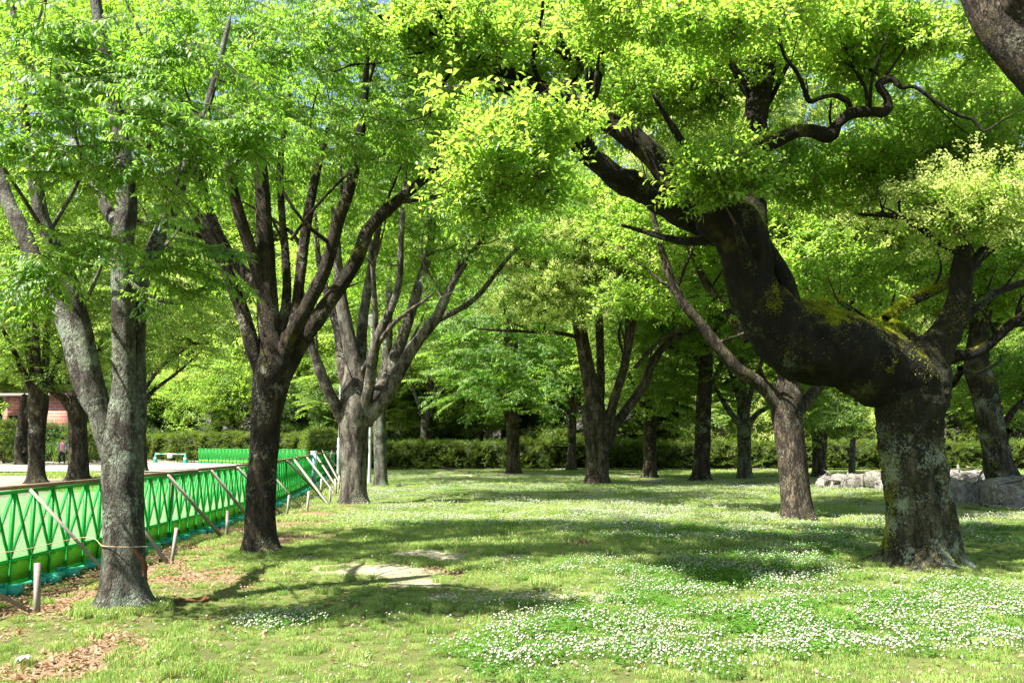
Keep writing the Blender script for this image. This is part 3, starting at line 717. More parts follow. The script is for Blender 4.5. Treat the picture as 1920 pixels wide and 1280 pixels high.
tree('zelkova_tree#9', 'small grey tree with low spreading bare boughs left of the leaning camphor', (1396, 898),
     [(1396, 895, 29), (1396, 860, 26), (1395, 810, 27), (1394, 770, 24), (1392, 720, 16), (1390, 650, 10)],
     [([(1390, 800, 14), (1366, 768, 12), (1342, 728, 9), (1322, 690, 6)], -1), ([(1400, 800, 16), (1420, 775, 12), (1440, 762, 9), (1465, 730, 6)], 1), ([(1396, 790, 14), (1380, 730, 11), (1362, 680, 7)], 1.4), ([(1398, 780, 14), (1412, 720, 11), (1430, 670, 7)], -1)],
     B_ZELG, [(1395, 600, 34, 2.8, 2, 1.8, 26), (1400, 460, 34, 3, 2, 1.8, 14)], 'camf', 8, 1.35, .6, None, .4, 16, .12)
tree('camphor_tree#10', 'fissured grey-brown camphor trunk left of the mossy leaning tree, one long pale limb reaching left', (1496, 973),
     [(1496, 970, 60), (1492, 930, 56), (1486, 860, 53), (1480, 800, 56), (1476, 750, 62), (1482, 690, 36), (1490, 600, 28), (1478, 500, 24), (1470, 380, 18)],
     [([(1474, 770, 46), (1448, 740, 36), (1420, 716, 33), (1387, 695, 30), (1350, 655, 27), (1312, 605, 24), (1275, 560, 22), (1250, 500, 19), (1229, 421, 13), (1215, 340, 8)], -.8),
      ([(1400, 640, 16), (1365, 585, 20), (1323, 529, 18), (1285, 450, 14), (1250, 380, 9)], .9),
      ([(1484, 780, 36), (1512, 750, 28), (1540, 715, 22), (1570, 640, 16), (1600, 560, 10)], 1.2),
      ([(1440, 730, 14), (1425, 690, 10), (1436, 660, 6)], -.6), ([(1340, 645, 9), (1375, 632, 7), (1410, 618, 5)], -.8), ([(1268, 545, 9), (1285, 500, 8), (1310, 440, 5)], -.7)],
     B_CAM, [(1500, 520, 16.5, 1.6, 1.4, 1.1, 44), (1290, 430, 17, 1.7, 1.3, .8, 40), (1620, 640, 18, 1.2, 1.0, .7, 20), (1560, 420, 18, 2.4, 1.6, 1.3, 44, 'flow'), (1200, 560, 18, .8, .7, .4, 9), (1300, 250, 18, 2.2, 1.4, 1.2, 29, 'flow'), (1700, 350, 17, 2, 1.5, 1.2, 35), (1450, 100, 19, 4, 2, 2, 44), (1650, 150, 18, 3, 2, 1.6, 48)],
     'cam', 4, 1.15, .32, GC, .35, 26, .07, .07, .06)
tree('zelkova_tree#11', 'reddish low-forked tree behind the left end of the rocks', (1536, 895),
     [(1536, 893, 28), (1536, 850, 26), (1535, 810, 30), (1528, 770, 18), (1522, 700, 12)],
     [([(1540, 830, 17), (1556, 795, 15), (1574, 765, 12), (1590, 720, 8)], -1), ([(1532, 820, 14), (1520, 780, 11), (1505, 730, 7)], 1)],
     B_CAM, [(1540, 680, 34, 2.4, 2, 1.3, 22), (1535, 765, 32, 1.0, .8, .6, 8)], 'zelf', 9, 1.4, .5, None, .3, 14, .12)
tree('slender_tree#12', 'slender pale Y-forked tree just left of the leaning mossy trunk', (1596, 889),
     [(1596, 887, 13), (1598, 850, 12), (1600, 800, 11), (1604, 750, 9), (1606, 690, 6)], [([(1600, 800, 8), (1592, 765, 7), (1583, 720, 5)], 1)],
     B_ZELG, [(1600, 660, 38, 2.4, 1.6, 1.3, 14)], 'camf', 8, 1.4, .6, None, .2, 10, .2)
# the old leaning camphor
Y13 = ground(1722, 1060).y
tree('camphor_tree#13', 'old leaning camphor with a huge mossy black limb bending left over the lawn', (1724, 1060),
     [(1726, 1056, 120), (1724, 1000, 112), (1718, 930, 104), (1708, 860, 104), (1700, 800, 108), (1708, 740, 122), (1728, 690, 104), (1760, 640, 60), (1790, 590, 44), (1802, 530, 34), (1806, 470, 24), (1812, 400, 16), (1800, 320, 12)],
     [([(1718, 735, 116), (1690, 706, 128), (1640, 680, 140), (1575, 657, 156), (1512, 640, 168), (1462, 608, 138), (1422, 562, 106), (1404, 515, 94), (1394, 465, 92), (1372, 425, 90), (1330, 400, 76)], -.5),
      ([(1350, 430, 74), (1310, 408, 66), (1268, 388, 62), (1228, 366, 58), (1190, 350, 54), (1158, 334, 50), (1128, 310, 46), (1103, 286, 48), (1082, 258, 46), (1052, 232, 40)], -1.0),
      ([(1340, 430, 70), (1300, 396, 60), (1267, 368, 60), (1246, 319, 56), (1211, 280, 50), (1158, 240, 44), (1105, 211, 38), (1060, 188, 30), (1025, 170, 24), (980, 160, 18), (930, 170, 10)], -.3),
      ([(1100, 210, 24), (1110, 180, 24), (1120, 130, 26), (1118, 104, 28), (1095, 102, 24), (1060, 103, 20), (1056, 85, 8), (1052, 66, 5)], -.5),
      ([(1126, 108, 22), (1131, 75, 16), (1131, 55, 13), (1146, 25, 9), (1170, 5, 7), (1230, -10, 5)], -.7),
      ([(1126, 100, 22), (1150, 88, 18), (1160, 66, 15), (1178, 50, 13), (1205, 46, 12), (1231, 34, 10), (1260, 20, 7)], -.2),
      ([(1410, 470, 60), (1412, 396, 54), (1412, 330, 50), (1412, 260, 48), (1418, 200, 46), (1438, 105, 42), (1450, 0, 36), (1460, -140, 26), (1470, -300, 14)], .9),
      ([(1402, 300, 22), (1395, 290, 36), (1425, 276, 34), (1458, 262, 30), (1490, 248, 27), (1522, 246, 26), (1556, 254, 30), (1570, 234, 22), (1596, 213, 24), (1630, 210, 19), (1660, 208, 23), (1664, 185, 15), (1648, 160, 19), (1672, 148, 14), (1690, 164, 9), (1715, 163, 8), (1745, 184, 7), (1792, 214, 6), (1825, 225, 5), (1845, 247, 5), (1880, 225, 3), (1915, 205, 2)], -.8),
      ([(1594, 212, 12), (1588, 190, 11), (1564, 179, 10), (1540, 183, 9), (1518, 190, 11), (1507, 165, 9), (1494, 135, 8), (1470, 105, 6), (1462, 60, 5)], -.6),
      ([(1466, 92, 6), (1488, 50, 5), (1478, 30, 4)], -.6),
      ([(1628, 208, 8), (1622, 165, 8), (1602, 130, 7), (1590, 100, 5), (1560, 40, 4)], -.4),
      ([(1560, 246, 6), (1556, 220, 5), (1558, 195, 4)], -.7),
      ([(1030, 172, 22), (985, 145, 20), (930, 130, 24), (885, 90, 22), (855, 66, 26), (820, 60, 24), (770, 48, 16), (722, 36, 10)], -1.2),
      ([(930, 125, 24), (925, 70, 22), (900, 30, 26), (860, 25, 22), (830, 0, 14), (815, -40, 10)], -1.2),
      ([(908, 72, 7), (885, 90, 7), (878, 110, 7), (856, 122, 6), (835, 150, 6), (820, 195, 5), (800, 215, 4), (768, 226, 3)], -1.4),
      ([(780, 108, 3), (740, 112, 4), (700, 120, 5), (660, 122, 5), (630, 134, 3)], -1.4),
      ([(1020, 170, 10), (1000, 120, 9), (1008, 60, 9), (1016, 30, 7), (1018, -10, 5)], -1),
      ([(1770, 672, 34), (1800, 665, 24), (1830, 660, 22), (1862, 640, 20), (1890, 612, 20), (1925, 590, 20), (1990, 560, 16)], -.4),
      ([(1796, 600, 26), (1820, 582, 20), (1850, 560, 18), (1872, 545, 17), (1925, 527, 14), (2000, 500, 10)], .6),
      ([(1750, 660, 26), (1715, 635, 20), (1680, 615, 22), (1640, 605, 24), (1600, 588, 14), (1570, 560, 8)], .9),
      ([(1660, 596, 16), (1700, 570, 18), (1750, 545, 20), (1790, 525, 20), (1830, 500, 12)], 1.0),
      ([(1800, 475, 12), (1760, 455, 10), (1730, 430, 12), (1690, 408, 12), (1650, 402, 10), (1615, 402, 6)], -.3),
      ([(1800, 520, 20), (1840, 470, 14), (1870, 440, 8), (1920, 420, 6)], .5), ([(1690, 405, 4), (1685, 380, 6), (1706, 365, 5), (1730, 355, 4)], -.3),
      ([(1800, 690, 10), (1830, 700, 8), (1870, 680, 6)], 1.4)],
     B_OLD, [(960, 90, 10.6, 1.3, .7, .55, 33), (940, 235, 8.3, .60, .4, .16, 13, 'cam', .8), (905, 300, 8.0, .34, .34, .16, 9, 'cam', .8), (985, 320, 8.6, .40, .3, .18, 9, 'cam', .8), (1335, 335, 9.2, .27, .24, .26, 15), (1300, 130, 11.6, 1.5, .8, .7, 32), (1150, 20, 8.9, .8, .5, .25, 15), (1200, 180, 12.0, 1.0, .6, .7, 20),
             (1640, 70, 10.4, 1.2, .8, .4, 33), (1560, 330, 12.6, 1.3, .7, .6, 35), (1800, 270, 11.8, 1.0, .8, .7, 35), (1840, 400, 10.2, .40, .35, .20, 11, 'flow'), (1740, 330, 13, 1.0, .8, .5, 18), (1400, 20, 9.6, 1.2, .9, .4, 20), (1620, 520, 13.0, .8, .6, .35, 13), (780, 60, 9.6, .9, .6, .4, 18),
             (1300, -220, 11.5, 3.0, 1.6, .6, 9), (1800, -200, 11, 2.6, 2, 1.2, 31), (880, 350, 9.0, .35, .35, .28, 9), (1900, 60, 10.5, .8, .6, .5, 13), (1330, 20, 8.2, .5, .4, .2, 9)],
     'cam', 3, .98, .20, GC, .42, 64, .03, .12, .12, keep=5, nb=5, lw=.95, tw_=.97, trunk_bark=B_OLDT, knob=.30, twig_max=.02)
tree('camphor_tree#14', 'leaning orange-mossed trunk rising behind the rocks at the right', (1886, 905),
     [(1886, 905, 66), (1876, 880, 60), (1864, 830, 54), (1852, 770, 52), (1840, 720, 54), (1830, 680, 50), (1836, 620, 40), (1850, 540, 30), (1856, 440, 22)],
     [([(1828, 700, 24), (1806, 690, 18), (1790, 715, 14), (1765, 745, 9)], .8), ([(1836, 640, 30), (1815, 560, 22), (1800, 480, 14)], 1), ([(1880, 800, 16), (1900, 770, 14), (1925, 745, 12), (1960, 700, 8)], .5)],
     B_DARK, [(1850, 480, 20, 2.4, 1.8, 1.6, 26), (1900, 720, 22, 1.2, 1, .9, 10), (1700, 480, 22, 1.6, 1.4, 1.0, 10), (1850, 200, 21, 3.5, 2, 2, 26)], 'camf', 9, 1.1, .5, None, .5, 26, .07, .09, .09, dist=20.5, trunk_bark=bark_mat('bark_mossed', (0.10, 0.09, 0.06), (0.016, 0.013, 0.008), (0.24, 0.27, 0.22), .45, .5, moss=.95), tw_=.84)
tree('camphor_tree#15', 'thick scaly limb of a tree outside the frame, crossing the upper right corner', (2260, 1200),
     [(2260, 1200, 150), (2240, 1000, 130), (2200, 800, 124), (2160, 600, 120), (2110, 400, 116), (2040, 250, 112), (1965, 150, 108), (1895, 70, 104), (1845, -20, 98), (1800, -140, 86), (1770, -300, 60)],
     [([(1935, 105, 60), (1905, 30, 62), (1900, -40, 56), (1905, -200, 34)], -.4)],
     B_CAM, [(2150, -250, 7.0, 1.6, 1.2, 1.2, 10)], 'cam', 8, .9, .3, None, .3, 36, .05, .05, .05, dist=6.8)
tree('zelkova_tree#16', 'dark narrow-crowned tree left of the near grey tree, beyond the fence', (68, 905),
     [(68, 902, 34), (69, 860, 30), (70, 800, 31), (72, 745, 36), (66, 700, 22), (52, 640, 17), (42, 560, 12), (36, 480, 8)],
     [([(74, 750, 22), (84, 690, 17), (88, 630, 14), (92, 560, 10)], 1), ([(72, 740, 18), (70, 680, 15), (66, 610, 12), (62, 540, 8)], -1), ([(66, 740, 18), (40, 690, 13), (22, 650, 10), (0, 610, 7), (-30, 570, 5)], -1.4), ([(78, 745, 16), (100, 700, 12), (116, 660, 9), (130, 610, 6)], 1.2), ([(0, 615, 12), (25, 570, 11), (48, 545, 8)], -3)],
     B_DARK, [(60, 560, 30.5, 3, 2.5, 1.6, 26), (60, 400, 31, 4, 3, 2.5, 26), (40, 180, 32, 5, 3, 3, 26), (80, -10, 33, 6, 3, 2.4, 22), (20, 690, 31, 1.4, 1.2, .7, 6)], 'zelf', 8, 1.4, .6, None, .35, 18, .1)
tree('zelkova_tree#17', 'sunlit tan trunk between the dark tree and the near grey tree', (146, 899),
     [(146, 896, 38), (147, 850, 34), (146, 800, 33), (144, 765, 36), (136, 720, 24), (128, 660, 16), (120, 580, 10)],
     [([(140, 775, 24), (118, 745, 20), (98, 735, 13), (80, 700, 8)], -1), ([(150, 770, 20), (170, 720, 14), (188, 650, 9)], 1)],
     B_CAM, [(150, 600, 33, 3, 2.5, 1.8, 26), (200, 430, 34, 4, 3, 2.4, 24), (260, 230, 35, 6, 3, 3.2, 34), (300, 20, 36, 7, 3, 2.6, 30)], 'zelf', 8, 1.45, .6, None, .35, 18, .1)
tree('zelkova_tree#18', 'slim dark trunk half hidden at the right edge of the near grey tree', (268, 884),
     [(268, 882, 18), (267, 840, 16), (264, 780, 15), (262, 720, 13), (268, 660, 9)], [([(266, 760, 11), (290, 730, 9), (330, 700, 7), (370, 665, 4)], 1), ([(264, 740, 9), (300, 690, 8), (345, 655, 5)], -1)],
     B_DARK, [(330, 600, 41, 3.4, 2.5, 2.0, 26), (330, 460, 42, 5, 3, 3, 26), (420, 300, 42, 5, 3, 3, 26)], 'zelf', 8, 1.6, .7, None, .3, 12, .2)
tree('forked_tree#19', 'small tree with a pale forked bark near the hedge, right of the slim straight trunk', (793, 877),
     [(793, 875, 16), (794, 840, 14), (795, 800, 14), (799, 780, 15), (803, 750, 9), (806, 700, 6)], [([(797, 790, 9), (788, 768, 8), (776, 730, 6), (770, 690, 4)], -1), ([(800, 785, 9), (812, 755, 7), (820, 700, 5), (824, 650, 3)], 1)],
     B_ZEL, [(800, 640, 48, 3.6, 2.5, 2.2, 26)], 'zelf', 8, 1.8, .7, None, .3, 12, .2)
tree('straight_tree#20', 'thin straight grey trunk in front of the hedge, left of the pale forked one', (749, 869),
     [(749, 867, 14), (749, 820, 13), (749, 770, 12), (752, 700, 9), (756, 620, 6)], [([(750, 785, 6), (765, 775, 6), (785, 765, 4)], 0)],
     B_ZELG, [(740, 640, 52, 3.4, 2.5, 2.4, 24)], 'zelf', 8, 1.8, .7, None, .3, 12, .2)
tree('lawn_tree#21', 'thin sunlit tan trunk between the low-foliage tree and the fluted camphor', (1071, 883),
     [(1071, 881, 19), (1072, 840, 16), (1074, 780, 15), (1078, 720, 12), (1080, 650, 8)], [([(1074, 770, 9), (1060, 735, 8), (1040, 715, 5)], -1)],
     B_CAM, [(1070, 640, 43, 3, 2.2, 2.0, 22)], 'camf', 8, 1.5, .65, None, .5, 12, .2)
tree('dark_tree#22', 'dark trunk showing directly behind the low-foliage tree in the middle', (979, 871),
     [(979, 869, 15), (979, 820, 14), (980, 780, 15), (984, 740, 10)], [([(980, 795, 9), (995, 780, 8), (1015, 772, 6), (1035, 740, 4)], 0)],
     B_DARK, [(1000, 690, 52, 3, 2, 1.8, 14)], 'camf', 8, 1.7, .7, None, .3, 10, .2)
tree('bank_tree#23', 'two thick old brown trunks at the far left edge beside the brick building', (38, 872),
     [(38, 870, 20), (36, 830, 17), (40, 790, 14), (46, 740, 10)], [([(44, 850, 15), (52, 800, 12), (54, 750, 8)], 1)],
     B_DARK, [(-20, 640, 52, 4, 2.5, 2.4, 22)], 'zelf', 8, 1.7, .7, None, .4, 12, .2)
tree('pale_tree#24', 'pale grey spreading tree beyond the far green fence panels', (412, 858),
     [(412, 855, 15), (411, 810, 14), (410, 780, 12), (404, 740, 8), (396, 700, 5)],
     [([(411, 790, 7), (430, 760, 5), (455, 745, 4), (480, 735, 2)], 0), ([(411, 785, 7), (390, 745, 5), (370, 715, 3), (350, 700, 2)], 0), ([(410, 780, 7), (418, 730, 4), (430, 690, 3)], -2), ([(410, 775, 6), (400, 720, 4), (376, 680, 2)], 2)],
     B_ZELG, [(405, 720, 68, 4.5, 3, 2.6, 20)], 'camf', 7, 1.9, .8, None, .3, 10, .3)

# ------------------------------------------------------------------ trees beyond the hedge: three kinds, copied one by one
def proto(key, leaf, h, r_, n_, bark, scale):
    rr = np.random.default_rng(n_ + len(key)); T = thing(key, 'x', 'tree', (0, 0, 0), 'trees beyond the hedge')
    mb = MB(); P = [(0, 0, -.2, .24), (.05, 0, h * .2, .2), (-.1, .1, h * .4, .16), (.1, 0, h * .65, .09), (0, 0, h * .85, .03)]
    c, r1 = tube(mb, P, 10, .3, .08, .3, seed=n_)
    put('trunk', mb.mesh('trunk'), T, [bark], True); skel = [np.column_stack([c, r1])[len(c) // 3:]]
    for k in range(6):
        a = k * 1.1 + rr.random(); z0 = h * (.22 + .06 * k); L = r_ * (.6 + .3 * rr.random()); mb = MB()
        c, r1 = tube(mb, [(0, 0, z0, .1), (math.cos(a) * L * .4, math.sin(a) * L * .4, z0 + L * .45, .07), (math.cos(a) * L, math.sin(a) * L, z0 + L * .9, .025)], 7, .3, .08)
        put('limb', mb.mesh('limb'), T, [bark], True); skel.append(np.column_stack([c, r1]))
    cl = clumps_in((0, 40, h * .58, r_, r_, h * .42, n_, 0)[:7], rr) if False else []
    while len(cl) < n_:
        v = rr.normal(0, 1, 3); v /= np.linalg.norm(v); q = v * [r_, r_, h * .36] * rr.random() ** (1 / 3.2) + [0, 0, h * .64]
        q = q + fbm(np.array([q]), .35, 2)[0] * .6; cl.append(q)
    put('twigs', fast_tubes(grow_twigs(np.vstack(skel), cl, rr), 3).mesh('twigs'), T, [B_TWIG], True, kind='stuff')
    pos = []; rot = []; sc = []
    for q in cl:
        for _ in range(9):
            pos.append(q + rr.normal(0, 1, 3) * [.75, .75, .35]); rot.append((rr.normal(0, .25), rr.normal(.15, .2), rr.uniform(0, 6.28))); sc.append(scale * rr.uniform(.7, 1.2))
    scatter('crown', leaf, pos, rot, sc, T, kind='stuff')
    T.name = key
    return T
protos = [proto('background_tree', 'zelf', 13, 4.4, 105, B_DARK, 1.9), proto('background_tree', 'camf', 12, 4.2, 100, B_CAM, 1.8), proto('background_tree', 'flow', 12, 4.0, 90, B_CAM, 1.8), proto('background_tree', 'drk', 8, 3.2, 95, B_DARK, 1.7)]
index_kids()
KN = ['airy bright green', 'full mid green', 'pale yellow-green flowering', 'dark glossy']
row = []
r5 = np.random.default_rng(12)
for px, Y, k, s_ in [(-60, 80, 0, 1.0), (60, 84, 1, 1.0), (180, 82, 0, 1.05), (300, 80, 2, 1.0), (400, 88, 0, 1.15), (500, 80, 0, 1.1), (590, 76, 2, .95), (680, 66, 0, 1.1), (770, 62, 1, 1.0), (860, 58, 0, 1.05), (945, 66, 2, 1.0), (1030, 58, 0, 1.0), (1120, 64, 1, 1.1),
                     (1200, 56, 0, 1.0), (1290, 62, 2, 1.05), (1380, 57, 1, 1.0), (1470, 64, 0, 1.1), (1560, 56, 2, 1.0), (1650, 62, 1, 1.0), (1740, 56, 0, 1.0), (1830, 60, 1, 1.05), (1930, 56, 0, 1.0), (2030, 62, 1, 1.0),
                     (-10, 88, 1, 1.6), (170, 92, 0, 1.65), (340, 96, 1, 1.7), (500, 92, 0, 1.7), (660, 90, 1, 1.7), (820, 94, 0, 1.75), (980, 90, 1, 1.7), (1150, 92, 0, 1.7), (1320, 88, 1, 1.65), (1490, 92, 0, 1.7), (1660, 88, 1, 1.65), (1830, 92, 0, 1.7), (2000, 88, 1, 1.65),
                     (230, 74, 3, .9), (560, 70, 3, .8), (665, 60, 3, .75), (840, 53, 3, .8), (1010, 54, 3, .85), (1250, 53, 3, .75), (1690, 54, 3, .8), (1860, 54, 3, .8), (440, 72, 0, .62), (640, 60, 0, .6), (730, 52, 0, .55), (900, 51, 1, .55), (1150, 51, 0, .6), (1340, 52, 0, .6), (1500, 51, 1, .6), (1780, 52, 0, .6), (1900, 50, 0, .6), (330, 74, 1, .62)]:
    p = at(px, 826, Y); row.append([p.x, Y, k, s_, px])
seen = {}
first = {}
ordn = ['first', 'second', 'third', 'fourth', 'fifth', 'sixth', 'seventh', 'eighth', 'ninth', 'tenth', 'eleventh', 'twelfth', 'thirteenth', 'fourteenth']
row = [[a, b, c, (d * 1.45 if d > 1.4 else d * 1.42 if d > .9 else d), e] for a, b, c, d, e in row]
for x_, Y, k, s_, px in sorted(row, key=lambda q: q[4]):
    tall = s_ > 1.9
    kk_ = (k, tall, s_ > .7); n_ = seen.get(kk_, 0); seen[kk_] = n_ + 1
    place = 'in the tall rear row' if tall else 'just beyond the hedge' if s_ > .7 else 'low against the back of the hedge'
    lab = '%s tree %s, %s such from the left' % (KN[k], place, ordn[n_])
    if k not in first:
        first[k] = protos[k]; o = protos[k]; o.location = (x_, Y, 0); o.rotation_euler = (0, 0, r5.uniform(0, 6.28)); o.scale = (s_,) * 3; o['label'] = lab
    else:
        copy_tree(protos[k], (x_, Y, 0), r5.uniform(0, 6.28), s_, lab)

# undergrowth behind the hedge
def shrub_mass(name, src, x0, x1, y0, y1, h, n_, sc, label=None, cat=None, **props):
    rr = np.random.default_rng(n_)
    x_ = rr.uniform(x0, x1, n_); y_ = rr.uniform(y0, y1, n_); top = h * (.65 + .35 * vnoise(np.stack([x_, y_, x_ * 0], 1), .35, 4))
    pos = np.stack([x_, y_, top * rr.random(n_) ** .6], 1)
    rot = np.stack([rr.normal(0, .3, n_), rr.normal(0, .3, n_), rr.uniform(0, 6.28, n_)], 1)
    return scatter(name, src, pos, rot, sc * rr.uniform(.7, 1.2, n_), None, **props)
shrub_mass('undergrowth', 'hed', 5, 40, 49.5, 51, 2.6, 500, 2.2, kind='stuff', label='sunlit young growth rising over the hedge at mid right', category='undergrowth')
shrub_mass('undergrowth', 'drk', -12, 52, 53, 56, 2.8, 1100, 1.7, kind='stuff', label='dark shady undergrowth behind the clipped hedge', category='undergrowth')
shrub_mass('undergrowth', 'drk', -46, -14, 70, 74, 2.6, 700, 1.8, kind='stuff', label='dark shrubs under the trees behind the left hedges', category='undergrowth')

def bush(label, px, Y, wd, h, kind='hed', n_=110, sc=1.6, dp=None):
    p = at(px, 826, Y); T = thing('bush', label, 'bush', (p.x, Y, 0))
    rr = np.random.default_rng(int(px + 500)); v = rr.normal(0, 1, (n_, 3)); v /= np.linalg.norm(v, axis=1)[:, None]; v[:, 2] = np.abs(v[:, 2])
    pos = v * [wd / 2, (dp or wd) / 2, h] * rr.uniform(.75, 1.0, (n_, 1))
    scatter('foliage', kind, pos, np.stack([rr.normal(0, .4, n_), rr.normal(0, .4, n_), rr.uniform(0, 6.28, n_)], 1), sc * rr.uniform(.7, 1.2, n_), T, kind='stuff')
    mb = MB()
    for k in range(7):
        a = k * .9; tube(mb, [(0, 0, -.05, .04), (math.cos(a) * wd * .2, math.sin(a) * wd * .2, h * .5, .03), (math.cos(a) * wd * .33, math.sin(a) * wd * .33, h * .75, .01)], 6, .3, .05)
    put('stems', mb.mesh('stems'), T, [B_TWIG], True, kind='stuff')
bush('bright rounded bush left of the walking person', 132, 60, 1.8, 2.3)
bush('tall bright bush at the left edge of the picture', 10, 56, 3.2, 3.0, n_=200)
bush('leafy bush between the tan trunk and the near grey tree', 168, 58, 2.4, 2.6, n_=150)
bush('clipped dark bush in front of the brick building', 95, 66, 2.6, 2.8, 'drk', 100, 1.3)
bush('pale bamboo-like bush behind the hedge left of the camphor trunk', 1440, 52, 5.5, 4.2, 'flow', 260, 1.8)
bush('pale yellow bush behind the hedge beside the slender forked tree', 1625, 52, 4.5, 3.8, 'flow', 220, 1.8)
bush('sunny yellow-green bush over the hedge right of the middle tree', 1035, 50.5, 5.5, 2.3, 'hed', 260, 2.0)

# ------------------------------------------------------------------ clipped hedges
def hedge(label, pts, h, wd=1.1, n_per=26, sc=1.0, gap=.18, kind='hed'):
    """pts: ground polyline; leafy shell over a solid dark core added to block light, bare stems showing under it"""
    P = [Vector((a, b_, 0)) for a, b_ in pts]; T = thing('hedge', label, 'hedge', P[0])
    rr = np.random.default_rng(int(abs(P[0].x) * 10 + 5)); core = MB(); pos = []; stems = MB()
    for a, b_ in zip(P[:-1], P[1:]):
        d = (b_ - a); L = d.length; d.normalize(); s_ = Vector((d.y, -d.x, 0))
        ang = math.atan2(d.y, d.x)
        nseg = max(1, int(L / 1.2))
        for q in range(nseg):
            c = a + d * (L * (q + .5) / nseg) - P[0]; hh = h * (1 + .03 * rr.normal())
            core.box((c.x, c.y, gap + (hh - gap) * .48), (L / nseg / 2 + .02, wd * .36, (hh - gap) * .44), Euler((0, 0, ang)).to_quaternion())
        for q in range(int(L / .22)):
            c = a + d * (rr.random() * L) + s_ * rr.normal(0, wd * .15) - P[0]
            stems.beam((c.x, c.y, -.02), (c.x + rr.normal(0, .04), c.y, gap + .25), .025, .025)
        n_ = int(L * n_per * (h + wd) / 2.2)
        for q in range(n_):
            u = rr.random() * L; side = rr.random()
            if side < .45: o = (-wd / 2 + .05 * rr.normal(), gap + rr.random() * (h - gap))
            elif side < .58: o = (wd / 2 + .05 * rr.normal(), gap + rr.random() * (h - gap))
            else: o = (rr.uniform(-wd / 2, wd / 2), h + .07 * rr.normal() + .05 * math.sin(u * 1.3) + .05 * math.sin(u * .37 + 1))
            c = a + d * u + s_ * (-o[0]) - P[0]
            pos.append((c.x, c.y, o[1]))
    n_ = len(pos)
    put('light_block_core', core.mesh('light_block_core'), T, [HCORE], kind='stuff')  # solid dark boxes added inside the leaves to stop light passing through
    put('stem', stems.mesh('stem'), T, [B_TWIG], kind='stuff')
    scatter('foliage', kind, pos, np.stack([rr.normal(0, .5, n_), rr.normal(0, .5, n_), rr.uniform(0, 6.28, n_)], 1), sc * rr.uniform(.75, 1.2, n_), T, kind='stuff')
HCORE = simple('hedge_dark_core', (0.020, 0.026, 0.010), 0.95, 0.05, 0.4, 12, 0.5)
hedge('long clipped hedge running across behind the lawn', [(-10.0, 44.6), (0, 45.2), (15, 44.6), (26, 44.0), (36, 44)], 1.32, 1.2, 34, 1.25, .07)
hedge('clipped yellow-green hedge behind the far green barrier', [(-24.5, 62.0), (-13.5, 58), (-12.2, 54), (-10.5, 48)], 1.85, 1.3, 30, 1.4, .06)
hedge('lower clipped hedge behind the cones and bar', [(-30.5, 66.5), (-25.0, 65.5)], 1.75, 1.2, 30, 1.4, .06)
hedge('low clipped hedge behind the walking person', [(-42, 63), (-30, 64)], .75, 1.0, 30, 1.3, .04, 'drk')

# ------------------------------------------------------------------ rocks edging the right of the lawn
ROCK = bark_mat('granite', (0.42, 0.395, 0.355), (0.22, 0.20, 0.175), (0.50, 0.49, 0.45), .6, .25, stretch=1.0)
def rock(label, px, base_py, wpx, hpx, seed, dist=None):
    g = ground(px, base_py) if dist is None else Vector((*at(px, 826, dist).xy, 0)); Y = g.y; wd = wpx / F * Y; h = hpx / F * Y
    import bmesh
    bm = bmesh.new(); rr = np.random.default_rng(seed)
    pts = []
    for _ in range(26):
        v = rr.normal(0, 1, 3); v /= np.linalg.norm(v); v = np.sign(v) * np.abs(v) ** .6
        pts.append(bm.verts.new((v[0] * wd * .5, v[1] * wd * .42, v[2] * h * .62 + h * .32)))
    res = bmesh.ops.convex_hull(bm, input=pts)
    bmesh.ops.delete(bm, geom=[v for v in bm.verts if not v.link_faces], context='VERTS')
    bmesh.ops.bevel(bm, geom=bm.edges[:], offset=min(wd, h) * .05, segments=2, affect='EDGES')
    bmesh.ops.triangulate(bm, faces=bm.faces[:]); bmesh.ops.subdivide_edges(bm, edges=[e for e in bm.edges if e.calc_length() > min(wd, h) * .2], cuts=2)
    bmesh.ops.triangulate(bm, faces=bm.faces[:])
    V = np.array([v.co[:] for v in bm.verts]); nz_ = fbm(V + seed, 3.0, seed, 4) * .045 * min(wd, h) * 2
    nr = np.array([v.normal[:] for v in bm.verts])
    for v, d, q in zip(bm.verts, nr, nz_): v.co += Vector(d) * q
    me = bpy.data.meshes.new('rock'); bm.to_mesh(me); bm.free()
    o = put('rock', me, None, [ROCK], True, label=label, category='rock', group='rocks edging the lawn')
    o.location = g; o.rotation_euler = (0, 0, rr.uniform(-.3, .3))
    me.set_sharp_from_angle(angle=.6)
    return o
